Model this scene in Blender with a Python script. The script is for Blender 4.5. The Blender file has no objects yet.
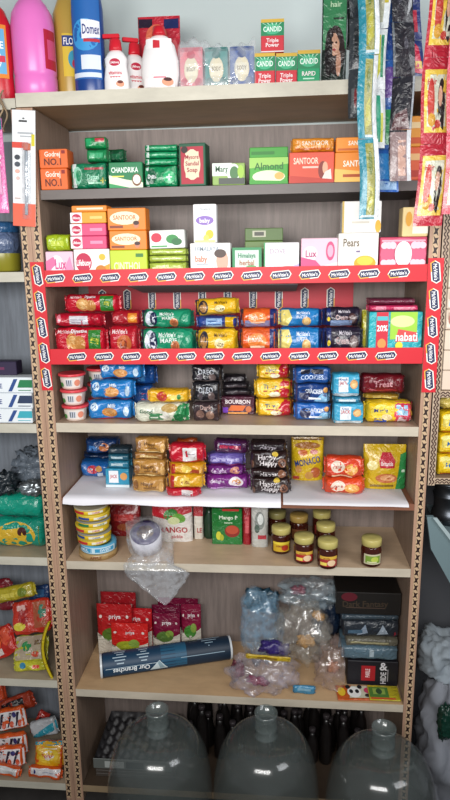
import bpy, math, random
from mathutils import Vector, Matrix, noise
random.seed(7)
scene = bpy.context.scene
COL = scene.collection
# ------------------------------------------------------------------ camera
EYE = 1.58
CAMP = Vector((0.5727, -1.5407, EYE))
FPX = 631.12
PT, YW, RL = math.radians(12.622), math.radians(4.8997), math.radians(-0.787)
_F = Vector((-math.sin(YW)*math.cos(PT), math.cos(YW)*math.cos(PT), -math.sin(PT)))
_R0 = Vector((math.cos(YW), math.sin(YW), 0))
_U0 = _R0.cross(_F)
_R = _R0*math.cos(RL) + _U0*math.sin(RL)
_U = -_R0*math.sin(RL) + _U0*math.cos(RL)
cd = bpy.data.cameras.new('camera'); cam = bpy.data.objects.new('camera', cd); COL.objects.link(cam)
cd.sensor_fit = 'VERTICAL'; cd.sensor_height = 36; cd.sensor_width = 24; cd.lens = 36*FPX/800
cd.clip_start = 0.02
m = Matrix((( _R.x, _U.x, -_F.x, CAMP.x), (_R.y, _U.y, -_F.y, CAMP.y), (_R.z, _U.z, -_F.z, CAMP.z), (0, 0, 0, 1)))
cam.matrix_world = m
scene.camera = cam
# ------------------------------------------------------------------ light
w = bpy.data.worlds.new('world'); scene.world = w; w.use_nodes = True
w.node_tree.nodes['Background'].inputs[0].default_value = (0.86, 0.92, 1.0, 1)
w.node_tree.nodes['Background'].inputs[1].default_value = 0.15
def area(name, loc, look, sx, sy, e, col):
    l = bpy.data.lights.new(name, 'AREA'); l.shape = 'RECTANGLE'; l.size = sx; l.size_y = sy; l.energy = e; l.color = col
    o = bpy.data.objects.new(name, l); COL.objects.link(o); o.location = loc
    o.rotation_euler = (Vector(look)-Vector(loc)).to_track_quat('-Z', 'Y').to_euler()
    return o
L1 = area('shop_tube_light', (0.30, -1.85, 1.72), (0.45, 0.1, 1.42), 1.3, 0.5, 15.5, (1, 0.985, 0.96)); L1.data.spread = math.radians(125)
area('doorway_daylight', (1.9, -1.2, 2.0), (0.8, 0.1, 1.5), 0.9, 0.9, 6, (0.95, 0.97, 1.0)).data.spread = math.radians(110)
scene.view_settings.view_transform = 'Standard'; scene.view_settings.look = 'None'
scene.view_settings.gamma = 1; scene.view_settings.exposure = 0.42
try: scene.view_settings.use_curve_mapping = False
except Exception: pass

# ------------------------------------------------------------------ measuring helpers
W = 0.92; D = 0.262
def ray(px, py):
    return _F*FPX + _R*(px-225) + _U*(400-py)
def on_y(px, py, y):
    d = ray(px, py); return CAMP + d*((y-CAMP.y)/d.y)
def on_z(px, py, z):
    d = ray(px, py); return CAMP + d*((z-CAMP.z)/d.z)
SH = {  # top surface at x = .46 and its tilt
 's0': (EYE+0.383, 0.0047), 's1': (EYE+0.168, 0.003), 's2': (EYE-0.036, 0.004), 's3': (EYE-0.233, 0.0025),
 's4': (EYE-0.4108, -0.003), 's5': (EYE-0.6154, 0.0), 's6': (EYE-0.7964, 0.0035), 's7': (EYE-1.1987, -0.0053), 's8': (EYE-1.5229, 0.0)}
def zs(s, x):
    z, t = SH[s]; return z + (x-0.46)*t

# ------------------------------------------------------------------ materials
def lin(c):
    if isinstance(c, str):
        c = [int(c[i:i+2], 16)/255 for i in (0, 2, 4)]
    return tuple((v/12.92 if v <= 0.04045 else ((v+0.055)/1.055)**2.4) for v in c)
_M = {}
def mat(c, kind='card'):
    k = (c, kind)
    if k in _M: return _M[k]
    m = bpy.data.materials.new(kind+'_'+c); m.use_nodes = True; nt = m.node_tree; b = nt.nodes['Principled BSDF']
    L = lin(c); _M[k] = m
    def N(t, **kw):
        n = nt.nodes.new(t)
        for a, v in kw.items(): n.inputs[a].default_value = v
        return n
    tc = nt.nodes.new('ShaderNodeTexCoord')
    def mixcol(f, c2):
        mx = nt.nodes.new('ShaderNodeMix'); mx.data_type = 'RGBA'
        nt.links.new(f, mx.inputs[0]); mx.inputs[6].default_value = (*L, 1); mx.inputs[7].default_value = (*c2, 1)
        nt.links.new(mx.outputs[2], b.inputs['Base Color'])
    def bump(tex, s, dist=0.002):
        bp = nt.nodes.new('ShaderNodeBump'); bp.inputs['Strength'].default_value = s; bp.inputs['Distance'].default_value = dist
        nt.links.new(tex, bp.inputs['Height']); nt.links.new(bp.outputs[0], b.inputs['Normal'])
    rough = {'card': .5, 'film': .28, 'lam': .45, 'wood': .5, 'metal': .35, 'plastic': .3, 'paper': .85, 'glassy': .08, 'bag': .15, 'jug': .18, 'wall': .9, 'dirty': .7, 'ink': .5}[kind]
    b.inputs['Roughness'].default_value = rough
    b.inputs['Base Color'].default_value = (*L, 1)
    if kind in ('wood', 'lam', 'dirty'):
        mp = nt.nodes.new('ShaderNodeMapping'); nt.links.new(tc.outputs['Object'], mp.inputs[0])
        mp.inputs['Scale'].default_value = {'wood': (60, 60, 5), 'lam': (8, 25, 25), 'dirty': (9, 9, 9)}[kind]
        n = N('ShaderNodeTexNoise', Scale=1.0 if kind != 'wood' else 1.5, Detail=6.0, Roughness=.65); nt.links.new(mp.outputs[0], n.inputs['Vector'])
        r = nt.nodes.new('ShaderNodeValToRGB'); r.color_ramp.elements[0].position = .38; r.color_ramp.elements[1].position = .66
        nt.links.new(n.outputs[0], r.inputs[0])
        k2 = {'wood': .72, 'lam': .82, 'dirty': .6}[kind]
        mixcol(r.outputs[0], tuple(v*k2 for v in L))
        bump(n.outputs[0], .15)
    elif kind == 'wall':
        n = N('ShaderNodeTexNoise', Scale=3.0, Detail=5.0); nt.links.new(tc.outputs['Object'], n.inputs['Vector'])
        mixcol(n.outputs[0], tuple(v*.88 for v in L)); bump(n.outputs[0], .1)
    elif kind in ('film',):
        n = N('ShaderNodeTexNoise', Scale=42.0, Detail=3.5, Distortion=1.6); nt.links.new(tc.outputs['Object'], n.inputs['Vector'])
        mixcol(n.outputs[0], tuple(v*.72 for v in L)); bump(n.outputs[0], 1.0, .006)
        b.inputs['Coat Weight'].default_value = .35; b.inputs['Coat Roughness'].default_value = .12
    elif kind in ('card', 'paper', 'plastic', 'metal', 'ink'):
        n = N('ShaderNodeTexNoise', Scale=22.0, Detail=3.0); nt.links.new(tc.outputs['Object'], n.inputs['Vector'])
        mixcol(n.outputs[0], tuple(v*.92 for v in L))
        if kind == 'paper': bump(n.outputs[0], .3)
        if kind == 'metal': b.inputs['Metallic'].default_value = .9
    elif kind == 'glassy':
        b.inputs['Transmission Weight'].default_value = .6; b.inputs['IOR'].default_value = 1.3
        b.inputs['Coat Weight'].default_value = .6
    elif kind in ('bag', 'jug'):
        n = N('ShaderNodeTexNoise', Scale=26.0 if kind == 'bag' else 5.0, Detail=4.0, Distortion=1.5); nt.links.new(tc.outputs['Object'], n.inputs['Vector'])
        r = nt.nodes.new('ShaderNodeMapRange'); r.inputs[1].default_value = .35; r.inputs[2].default_value = .7
        r.inputs[3].default_value, r.inputs[4].default_value = (.07, .42) if kind == 'bag' else (.34, .52)
        nt.links.new(n.outputs[0], r.inputs[0]); nt.links.new(r.outputs[0], b.inputs['Alpha'])
        bump(n.outputs[0], .9 if kind == 'bag' else .12, .004)
        b.inputs['Specular IOR Level'].default_value = .9 if kind == 'bag' else .5
        if kind == 'jug': b.inputs['Coat Weight'].default_value = .4
        gl = nt.nodes.new('ShaderNodeBsdfGlossy'); g_ = .06 if kind == 'bag' else .03
        gl.inputs['Color'].default_value = (g_, g_, g_, 1); gl.inputs['Roughness'].default_value = .12
        if kind == 'bag': nt.links.new(b.inputs['Normal'].links[0].from_socket, gl.inputs['Normal'])
        ad = nt.nodes.new('ShaderNodeAddShader'); out = nt.nodes['Material Output']
        nt.links.new(b.outputs[0], ad.inputs[0]); nt.links.new(gl.outputs[0], ad.inputs[1]); nt.links.new(ad.outputs[0], out.inputs['Surface'])
    return m

# ------------------------------------------------------------------ mesh builder
class MB:
    def __init__(s): s.v = []; s.f = []; s.mi = []; s.sm = []; s.mats = []
    def m(s, c, kind):
        mm = mat(c, kind)
        if mm not in s.mats: s.mats.append(mm)
        return s.mats.index(mm)
    def add(s, vs, fs, c, kind='card', smooth=False):
        o = len(s.v); i = s.m(c, kind); s.v += [tuple(p) for p in vs]
        for f in fs: s.f.append([o+k for k in f]); s.mi.append(i); s.sm.append(smooth)
    def box(s, x0, x1, y0, y1, z0, z1, c, kind='card', b=0.0, faces=None):
        if b <= 0:
            vs = [(x, y, z) for z in (z0, z1) for y in (y0, y1) for x in (x0, x1)]
            fs = [(0, 1, 5, 4), (2, 6, 7, 3), (0, 4, 6, 2), (1, 3, 7, 5), (4, 5, 7, 6), (0, 2, 3, 1)]
            nm = 'front back left right top bottom'.split()
            for f, q in zip(fs, nm):
                cc = (faces or {}).get(q, c); s.add(vs, [f], cc, kind) if cc != c else s.add(vs, [f], c, kind)
            return
        # chamfered box: outer profile rings
        def ring(z, i): return [(x0+i, y0+i+b*0, z), (x1-i, y0+i, z), (x1-i, y1-i, z), (x0+i, y1-i, z)]
        def octo(z, i):
            a = b
            return [(x0+i+a, y0+i, z), (x1-i-a, y0+i, z), (x1-i, y0+i+a, z), (x1-i, y1-i-a, z), (x1-i-a, y1-i, z), (x0+i+a, y1-i, z), (x0+i, y1-i-a, z), (x0+i, y0+i+a, z)]
        vs = octo(z0, b) + octo(z0+b, 0) + octo(z1-b, 0) + octo(z1, b)
        F = faces or {}
        side = ['front', None, 'right', None, 'back', None, 'left', None]
        for k in range(8):
            k2 = (k+1) % 8
            for r in range(3):
                q = side[k] if r == 1 else None
                s.add([], [], c, kind)
                i = s.m(F.get(q, c), kind)
                s.f.append(None); s.mi.append(i); s.sm.append(False)
                s.f[-1] = ('L', r*8+k, r*8+k2, (r+1)*8+k2, (r+1)*8+k)
        base = len(s.v); s.v += vs
        for j, f in enumerate(s.f):
            if f and f[0] == 'L': s.f[j] = [base+q for q in f[1:]]
        s.f.append([base+24+k for k in range(8)]); s.mi.append(s.m(F.get('top', c), kind)); s.sm.append(False)
        s.f.append([base+7-k for k in range(8)]); s.mi.append(s.m(F.get('bottom', c), kind)); s.sm.append(False)
    def lathe(s, prof, c, kind='plastic', n=28, cap=True, cx=0, cy=0, sy=1.0):
        vs = []; fs = []
        for r, z in prof:
            for k in range(n):
                a = 2*math.pi*k/n; vs.append((cx+r*math.cos(a), cy+r*sy*math.sin(a), z))
        for j in range(len(prof)-1):
            for k in range(n):
                k2 = (k+1) % n; fs.append((j*n+k, j*n+k2, (j+1)*n+k2, (j+1)*n+k))
        if cap:
            fs.append(tuple(range(n-1, -1, -1))); fs.append(tuple((len(prof)-1)*n+k for k in range(n)))
        s.add(vs, fs, c, kind, True)
    def grid(s, P, c, kind='film', smooth=True, closed_u=False):
        nu = len(P); nv = len(P[0]); vs = [p for r in P for p in r]; fs = []
        for i in range(nu - (0 if closed_u else 1)):
            for j in range(nv-1):
                i2 = (i+1) % nu; fs.append((i*nv+j, i2*nv+j, i2*nv+j+1, i*nv+j+1))
        s.add(vs, fs, c, kind, smooth)
    def build(s, name, parent=None, sharp=None):
        me = bpy.data.meshes.new(name); me.from_pydata(s.v, [], s.f)
        for mm in s.mats: me.materials.append(mm)
        me.polygons.foreach_set('material_index', s.mi); me.polygons.foreach_set('use_smooth', s.sm)
        me.update()
        o = bpy.data.objects.new(name, me); COL.objects.link(o)
        if parent is not None: o.parent = parent
        return o

_T = {}
def textmesh(t):
    if t in _T: return _T[t]
    cu = bpy.data.curves.new('t', 'FONT'); cu.body = t; cu.resolution_u = 2; cu.offset = 0.018; cu.align_x = 'CENTER'
    o = bpy.data.objects.new('t', cu); me = bpy.data.meshes.new_from_object(o)
    vs = [(v.co.x, v.co.y) for v in me.vertices]; fs = [tuple(p.vertices) for p in me.polygons]
    bpy.data.objects.remove(o); bpy.data.meshes.remove(me); bpy.data.curves.remove(cu)
    if vs:
        ax = min(v[0] for v in vs); bx = max(v[0] for v in vs)
        vs = [(v[0]-(ax+bx)/2, v[1]/0.7-0.5) for v in vs]; _T[t] = (vs, fs, (bx-ax))
    else: _T[t] = ([], [], 1)
    return _T[t]

def decals(mb, F, w, h, dec, kind='ink', o0=0.0005, step=0.00018, full=None):
    """printed shapes laid on a front surface F(x, z, off); u in -1..1, v in 0..1"""
    X = lambda u: u*w/2; Z = lambda v: v*h
    off = o0
    for d in dec:
        off += step; k = d[0]
        if k == 'r':
            _, u0, u1, v0, v1, c = d[:6]
            nu = max(1, int(abs(u1-u0)*7)); nv = max(1, int(abs(v1-v0)*9))
            P = [[F(X(u0+(u1-u0)*i/nu), Z(v0+(v1-v0)*j/nv), off) for j in range(nv+1)] for i in range(nu+1)]
            mb.grid(P, c, kind, True)
        elif k == 'e':
            _, uc, vc, ru, rv, c = d[:6]; rot = d[6] if len(d) > 6 else 0
            n = 18; vs = [F(X(uc), Z(vc), off)]; fs = []
            for ri in (0.5, 1.0):
                for q in range(n):
                    a = 2*math.pi*q/n; dx = ru*w/2*ri*math.cos(a); dz = rv*h*ri*math.sin(a)
                    vs.append(F(X(uc)+dx*math.cos(rot)-dz*math.sin(rot), Z(vc)+dx*math.sin(rot)+dz*math.cos(rot), off))
            for q in range(n):
                q2 = (q+1) % n; fs.append((0, 1+q, 1+q2)); fs.append((1+q, 1+n+q, 1+n+q2, 1+q2))
            mb.add(vs, fs, c, kind, True)
        elif k == 'p':
            pts = []
            for i_ in range(len(d[1])):
                (a0, a1), (b0, b1) = d[1][i_], d[1][(i_+1) % len(d[1])]
                pts += [(a0+(b0-a0)*q_/6, a1+(b1-a1)*q_/6) for q_ in range(6)]
            cu_ = sum(p_[0] for p_ in pts)/len(pts); cv_ = sum(p_[1] for p_ in pts)/len(pts); n = len(pts)
            vs = [F(X(cu_), Z(cv_), off)] + [F(X(cu_+(u-cu_)*r_/5), Z(cv_+(v-cv_)*r_/5), off) for r_ in (1, 2, 3, 4, 5) for u, v in pts]
            fs = [(0, 1+q_, 1+(q_+1) % n) for q_ in range(n)] + [(1+r_*n+q_, 1+(r_+1)*n+q_, 1+(r_+1)*n+(q_+1) % n, 1+r_*n+(q_+1) % n) for r_ in range(4) for q_ in range(n)]
            mb.add(vs, fs, d[2], kind, True)
        elif k == 't':
            _, t, uc, vc, hv, c = d[:6]; mu = d[6] if len(d) > 6 else 1.7; rot = d[7] if len(d) > 7 else 0
            tv, tf, tw = textmesh(t); sy = hv*h; sx = sy*1.0/0.72
            if abs(rot) < .8:
                lim = mu*w/2
            else: lim = mu*h/2
            if tw*sx*0.72/0.7 > lim: sx = lim/tw
            cr, sr = math.cos(rot), math.sin(rot)
            vs = [F(X(uc)+x*sx*cr-y*sy*sr, Z(vc)+x*sx*sr+y*sy*cr, off) for x, y in tv]
            mb.add(vs, tf, c, kind)

def tag(o, label, cat, grp=None, kind=None):
    if label: o['label'] = label
    if cat: o['category'] = cat
    if grp: o['group'] = grp
    if kind: o['kind'] = kind
    return o
def empty(name, loc, rz=0):
    o = bpy.data.objects.new(name, None); COL.objects.link(o); o.location = loc; o.rotation_euler = (0, 0, rz); o.empty_display_size = .05
    return o

# ------------------------------------------------------------------ packaging kinds (front faces -y, base at z=0, y=0 is the front plane)
def sp(v, n): return math.copysign(abs(v)**(2/n), v)
def mk_carton(w, d, h, col, dec, top=None, side=None, **kw):
    mb = MB(); F = {}
    if top: F['top'] = top
    if side: F['left'] = side; F['right'] = side
    mb.box(-w/2, w/2, 0, d, 0, h, col, kw.get('skin', 'card'), min(.0015, h*.1), F)
    decals(mb, lambda x, z, o: (x, -o, z), w, h, dec)
    return mb
def mk_wrap(w, d, h, col, dec, n=3.2, ff=.16, amp=.0016, endcol=None, **kw):
    mb = MB(); sd = random.random()*50; fin = .07 if ff > .07 else .03
    def ab(x):
        t = min(1, abs(x)/(w/2)); k = max(0, min(1, (1-fin-t)/ff)); kk = math.sqrt(max(0, 1-(1-k)**2))
        q = max(0, (t-(1-fin))/fin)
        wob = .035*math.sin(x*130+sd)*(h > .018)
        return max(d/2*kk, .0007), h/2*min(1, .70+.30*kk+.22*q*(kk == 0)+wob*kk-.03*(h > .018))
    def nz(x, z): return amp*(noise.noise(Vector((x*38+sd, z*50, sd)))*2+.9*abs(noise.noise(Vector((x*85+sd, z*60, sd+4)))))
    def F(x, z, o):
        x = max(-w/2*.995, min(w/2*.995, x)); a, b = ab(x); v = max(-.985, min(.985, (z-h/2)/b))
        return (x, d/2 - a*(1-abs(v)**n)**(1/n) + min(1, a/(d/2))*nz(x, z) - o*(1+3*v**4), h/2+v*b)
    ts = sorted({round(sg*v, 4) for sg in (-1, 1) for v in (1, 1-fin*.5, 1-fin, 1-fin-.0001, 1-fin-ff*.08, 1-fin-ff*.25, 1-fin-ff*.5, 1-fin-ff, .66, .56, .46, .36, .27, .18, .09, 0)})
    P = []; NA = 28
    for q in range(NA):
        a_ = 2*math.pi*q/NA; row = []
        for t in ts:
            x = t*w/2; a, b = ab(x); c, s_ = sp(math.cos(a_), n), sp(math.sin(a_), n)
            wav = .0022*math.sin(s_*14+sd)*(abs(t) > .85)
            row.append((x + (abs(t) == 1)*.0012*math.sin(s_*26), d/2 - a*c + (nz(x, h/2+b*s_) if c > 0 else 0)*min(1, a/(d/2)) + wav, h/2+b*s_))
        P.append(row)
    P = P[::-1]
    if endcol:
        ne = 4
        mb.grid([r[ne:-ne] for r in P], col, 'film', True, True)
        mb.grid([r[:ne+1] for r in P], endcol, 'film', True, True); mb.grid([r[-ne-1:] for r in P], endcol, 'film', True, True)
    else: mb.grid(P, col, 'film', True, True)
    decals(mb, F, w, h, dec, 'film')
    return mb
def mk_pouch(w, d, h, col, dec, n=2.6, back=None, **kw):
    mb = MB(); sd = random.random()*50
    def A(z):
        v = max(0, min(1, z/h)); k = min(1, (1-v)/.5); return max(.0008, d/2*math.sin(k*math.pi/2)*(.9+.1*math.sin(v*3)))
    def nz(x, z): return .002*noise.noise(Vector((x*40+sd, z*40, sd)))*2
    def F(x, z, o):
        z = max(0, min(h, z)); a = A(z); u = max(-.985, min(.985, x/(w/2)))
        return (u*w/2, d/2 - a*(1-abs(u)**n)**(1/n) + nz(x, z)*min(1, a/(d/2)) - o*(1+5*u**4), z)
    P = []; NA = 24; NV = 16
    for q in range(NA):
        a_ = 2*math.pi*q/NA; row = []
        for j in range(NV+1):
            z = h*j/NV; a = A(z); c, s_ = sp(math.cos(a_), n), sp(math.sin(a_), n)
            row.append((s_*w/2, d/2 - a*c + (nz(s_*w/2, z)*min(1, a/(d/2)) if c > 0 else 0), z))
        P.append(row)
    mb.grid(P, col, 'film', True, True)
    mb.add([r[0] for r in P], [tuple(range(NA))], col, 'film')
    decals(mb, F, w, h, dec, 'film')
    return mb
KIND = {'carton': mk_carton, 'wrap': mk_wrap, 'pouch': mk_pouch}

PLACED = []
def put(kind, name, label, cat, rect, S, d, col, dec=(), on=None, yf=None, grp=None, rz=0, rx=0, ry=0, **kw):
    x0, y0, x1, y1 = rect; xc = (x0+x1)/2; GAP = .0006
    if on is not None and yf is None: yf = on['yf']
    if yf is None:
        if S in ('s0', 's1', 's2', 's3'): yf = .012
        else:
            X0 = on_y(xc, y1, 0).x; p = on_z(xc, y1, zs(S, X0)); yf = max(.006, min(D-d-.01, p.y))
    X = (on_y(x0, (y0+y1)/2, yf+.1*d).x + on_y(x1, (y0+y1)/2, yf+.1*d).x)/2
    w_ = on_y(x1, (y0+y1)/2, yf+.1*d).x - on_y(x0, (y0+y1)/2, yf+.1*d).x
    if on is not None: zb = on['top']
    elif S: zb = zs(S, X)
    else: zb = on_y(xc, y1, yf).z
    zt0 = on_y(xc, y0, yf+.3*d).z; xa, xb = X-w_/2, X+w_/2; mg = .0022 if kind == 'wrap' else .0012
    for p_ in PLACED:
        if min(zt0, p_[5])-max(zb, p_[4]) < .0012 or min(yf+d, p_[3])-max(yf, p_[2]) <= 0: continue
        ov = min(xb, p_[1])-max(xa, p_[0])
        if ov <= -mg: continue
        if ov < .022:
            if (xa+xb) > (p_[0]+p_[1]): xa = p_[1]+mg
            else: xb = p_[0]-mg
        elif on is None and p_[3]+.002+d < D: yf = max(yf, p_[3]+.002)
    lim = W-.0025 if S != 's0' else 9
    xa = max(xa, .0025 if S != 's0' else -9); xb = min(xb, lim); X = (xa+xb)/2; w_ = xb-xa
    if S in ('s0', 's1', 's2', 's3') : zt = on_y(xc, y0, yf+(.25*d if kind == 'wrap' else 0)).z
    else: zt = on_y(xc, y0, yf+(.5*d if kind != 'pouch' else d*.5)).z
    h = max(.012, zt-zb-GAP)
    mb = KIND[kind](w_, d, h, col, list(dec), **kw)
    if kind == 'wrap' and h > .015: rz += random.uniform(-.02, .02)
    o = mb.build(name); o.location = (X, yf, zb+GAP); o.rotation_euler = (rx, ry, rz)
    tag(o, label, cat, grp)
    PLACED.append((xa, xb, yf-.001, yf+d+.001, zb+.0005, zb+GAP+h-.0002))
    return {'o': o, 'yf': yf, 'top': zb+GAP+h, 'w': w_, 'h': h, 'x': X}

# ================================================================== SETTING
CREAM = 'cabfac'; PANEL = '98806e'; BACK = '8a7d77'; DARK = '1d1a1a'
mb = MB(); mb.box(-.9, 2.2, -2.2, .36, -.05, 0, '3a3634', 'dirty'); tag(mb.build('floor'), None, None, kind='structure')
mb = MB(); mb.box(-.9, 2.2, .30, .36, 0, 2.9, 'ccd8d7', 'wall'); tag(mb.build('wall_back'), None, None, kind='structure')

def star(mb, cx, cz, y, s=1.4, c='2a1814'):
    P = [(-.0040, .0085), (-.0008, .0042), (.0048, .0052), (.0020, 0), (.0040, -.0085), (.0008, -.0042), (-.0048, -.0052), (-.0020, 0)]
    vs = [(cx, y, cz)]+[(cx+a*s, y, cz+b*s) for a, b in P]
    mb.add(vs, [(0, 1+(k+1) % 8, 1+k) for k in range(8)], c, 'ink')
def tape(parent, cx, z0, z1, y, pitch=.0215, wd=.0068, base='c9ab88', shift=0.0):
    mb = MB(); mb.box(cx-wd, cx+wd, y, y+.0004, z0, z1, base, 'card')
    z = z0+pitch*.6
    while z < z1-.012:
        star(mb, cx, z, y-.0003)
        z += pitch
    o = mb.build('edge_tape', parent); o.location.x = shift; return o
def board(mb, x0, x1, s, th, top='9c8570', front=CREAM, y0=0.0, y1=D, dz=0):
    za, zb = zs(s, x0)+dz, zs(s, x1)+dz
    vs = [(x0, y0, za-th), (x1, y0, zb-th), (x1, y1, zb-th), (x0, y1, za-th), (x0, y0, za), (x1, y0, zb), (x1, y1, zb), (x0, y1, za)]
    mb.add(vs, [(0, 1, 5, 4)], front, 'lam'); mb.add(vs, [(4, 5, 6, 7), (0, 3, 2, 1), (1, 2, 6, 5), (2, 3, 7, 6), (3, 0, 4, 7)], top, 'lam')

ZT = EYE+.383
# main shelving unit ------------------------------------------------
unit = empty('shelving_unit', (0, 0, 0)); tag(unit, 'tall laminate shelving unit stocked with packets, in the middle of the shop wall', 'shelves')
for (a, b, cx) in ((-.0262, -.0005, -.0125), (W+.0005, W+.0265, W+.0150)):
    mb = MB(); mb.box(a, b, 0, D, 0.0005, zs('s0', a)-.0315, PANEL, 'wood', faces={'front': 'b8937a'})
    mb.build('side_panel', unit); tape(unit, cx, .01, zs('s0', a)-.04, -.0006)
mb = MB(); mb.box(-.026, W+.026, D+.001, D+.008, 0.0005, ZT-.04, BACK, 'wood'); mb.build('back_panel', unit)
mb = MB(); board(mb, -.038, W+.035, 's0', .030, top='c9a27a', front='cdc7b6', y0=-.002, y1=D+.03); mb.build('shelf', unit)
mb = MB(); board(mb, 0, W, 's1', .022, top='59524f', front='6b625e', y0=.012); mb.build('shelf', unit)
mb = MB(); board(mb, 0, W, 's2', .02, top='8a7a70', y0=.0); mb.build('shelf', unit)
mb = MB(); board(mb, 0, W, 's3', .02, top='8a7a70', y0=.0); mb.build('shelf', unit)
mb = MB(); board(mb, 0, W, 's4', .0245, top='b89f88'); mb.build('shelf', unit)
mb = MB(); board(mb, 0, W, 's5', .017, top='8a5a45', front='8a5a45'); mb.build('shelf', unit)
mb = MB(); board(mb, 0, W, 's6', .0235, top='c9ae90'); mb.build('shelf', unit)
mb = MB(); board(mb, 0, W, 's7', .0235, top='c6a47c'); mb.build('shelf', unit)
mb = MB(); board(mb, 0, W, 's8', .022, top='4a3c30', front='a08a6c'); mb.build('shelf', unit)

# left neighbour ----------------------------------------------------
lu = empty('shelving_unit', (-.4, 0, 0)); tag(lu, 'laminate shelving unit at the left edge, its right end beside the stocked middle unit', 'shelves')
def lpart(mb, nm): o = mb.build(nm, lu); o.location = (.4, 0, 0); return o
mb = MB(); mb.box(-.0525, -.0268, 0, D, .0005, zs('s0', 0)-.0315, PANEL, 'wood', faces={'front': 'b8937a'}); lpart(mb, 'side_panel'); tape(lu, -.0440, .01, zs('s0', 0)-.04, -.0006, shift=.4)
mb = MB(); mb.box(-.55, -.524, 0, D, .0005, ZT-.055, PANEL, 'wood'); lpart(mb, 'side_panel')
mb = MB(); mb.box(-.55, -.027, D+.001, D+.008, .0005, ZT-.06, '7f8690', 'wood'); lpart(mb, 'back_panel')
LZ = [on_y(20, y, 0).z for y in (98, 272, 424, 557, 679, 781)]
for i, z in enumerate(LZ):
    mb = MB(); mb.box(-.5235 if i else -.55, -.053 if i else -.040, 0, D, z-.024, z, 'a89880', 'lam', faces={'front': 'c9c4b4'}); lpart(mb, 'shelf')
# right neighbour: hanging rack with printed edge tape ---------------
rk = empty('wall_rack', (1.1, .0, 1.3)); tag(rk, 'narrow rack with patterned edge tape at the right edge, beside the middle shelves', 'rack')
RZ = [on_y(440, y, 0).z for y in (391, 478)]
def rpart(mb, nm): o = mb.build(nm, rk); o.location = (-1.1, 0, -1.3); return o
mb = MB(); mb.box(W+.030, W+.047, 0, D, RZ[1]-.02, 1.93, '6b5a50', 'wood', faces={'front': 'c2ab92'})
def zig(mb, x0, x1, z0, z1, y, n, vert=True):
    for i in range(n):
        for k in range(2):
            if vert:
                a = z0+(z1-z0)*i/n; b = z0+(z1-z0)*(i+.5)/n; c = z0+(z1-z0)*(i+1)/n; t = (z1-z0)/n*.35
                xm = x0+(x1-x0)*(.48 if k == 0 else 1); xs = x0+(x1-x0)*(0 if k == 0 else .52)
                mb.add([(xs, y, a), (xm, y, b), (xs, y, c), (xs, y, c-t), (xm, y, b-t), (xs, y, a-t)][::-1], [(0, 1, 4, 5), (1, 2, 3, 4)], '4a2f28', 'ink')
            else:
                a = x0+(x1-x0)*i/n; b = x0+(x1-x0)*(i+.5)/n; c = x0+(x1-x0)*(i+1)/n; t = (x1-x0)/n*.35
                zm = z0+(z1-z0)*(.48 if k == 0 else 1); zz = z0+(z1-z0)*(0 if k == 0 else .52)
                mb.add([(a, y, zz), (b, y, zm), (c, y, zz), (c-t, y, zz), (b-t, y, zm), (a-t, y, zz)], [(0, 1, 4, 5), (1, 2, 3, 4)], '4a2f28', 'ink')
zig(mb, W+.0325, W+.045, RZ[1]-.015, 1.9, -.0007, 62); rpart(mb, 'side_panel')
for z in RZ:
    mb = MB(); mb.box(W+.0475, W+.30, 0, D, z-.016, z, '8c7763', 'lam', faces={'front': 'c2ab92'}); zig(mb, W+.05, W+.29, z-.0145, z-.0015, -.0007, 22, False); rpart(mb, 'shelf')
mb = MB(); mb.box(W+.030, W+.30, D+.001, D+.008, RZ[1]-.02, 1.93, '6d625c', 'wood'); rpart(mb, 'back_panel')
# dark partition wall behind the rack's lower area
mb = MB(); mb.box(W+.03, 2.2, 0.285, .299, .0005, RZ[1]-.03, '4b4c50', 'wall'); tag(mb.build('wall_partition'), None, None, kind='structure')

# ------------------------------------------------------------------ red printed shelf strips
RED = 'd01728'
def logo(mb, P, L, hh):
    """chevron badge; P(a,b,off) maps along/across to world"""
    def poly(pts, c, o): mb.add([P(a*L, b*hh, o) for a, b in pts], [tuple(range(len(pts)))], c, 'ink')
    poly([(-.5, 0), (-.38, -.5), (.38, -.5), (.5, 0), (.38, .5), (-.38, .5)], 'f4f0e6', .0003)
    poly([(-.5, 0), (-.38, -.5), (0, -.5), (0, -.36), (-.36, -.36), (-.44, 0)], 'e8b04a', .0004)
    poly([(-.45, 0), (-.36, -.38), (.36, -.38), (.45, 0), (.36, .38), (-.36, .38)], '1c2350', .0005)
    tv, tf, tw = textmesh("McVitie's")
    mb.add([P(x*.70*L/tw, y*hh*.40, .0007) for x, y in tv], tf, 'f6f6f6', 'ink')
def hstrip(s, z_off0, z_off1, label, tilt):
    mb = MB(); x0, x1 = -.0, W
    A = lambda x, b, y: (x, y, zs(s, x)+b)
    y0, y1 = -.0025, -.0008
    vs = [(x, y, zs(s, x)+b) for x in (x0, x1) for y in (y0, y1) for b in (z_off0, z_off1)]
    mb.add(vs, [(0, 4, 5, 1), (2, 3, 7, 6), (1, 5, 7, 3), (0, 2, 6, 4), (0, 1, 3, 2), (4, 6, 7, 5)], RED, 'card')
    zc = (z_off0+z_off1)/2; x = .006 if s == 's2' else .048; H = z_off1-z_off0
    while x < x1-.045:
        P = lambda a, b, o, x=x: (x+.02+a, y0-o, zs(s, x)+zc+b+a*.10)
        logo(mb, P, .052, H*.50)
        x += .0690 if s == 's2' else .0695
    o = mb.build('shelf_strip'); tag(o, label, 'shelf strip', None)
hstrip('s2', -.024, .0155, 'upper horizontal red printed strip with badges, below the soap cartons', 0)
hstrip('s3', -.0215, .0175, 'lower horizontal red printed strip with badges, above the row of tubs and blue packets', 0)
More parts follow.
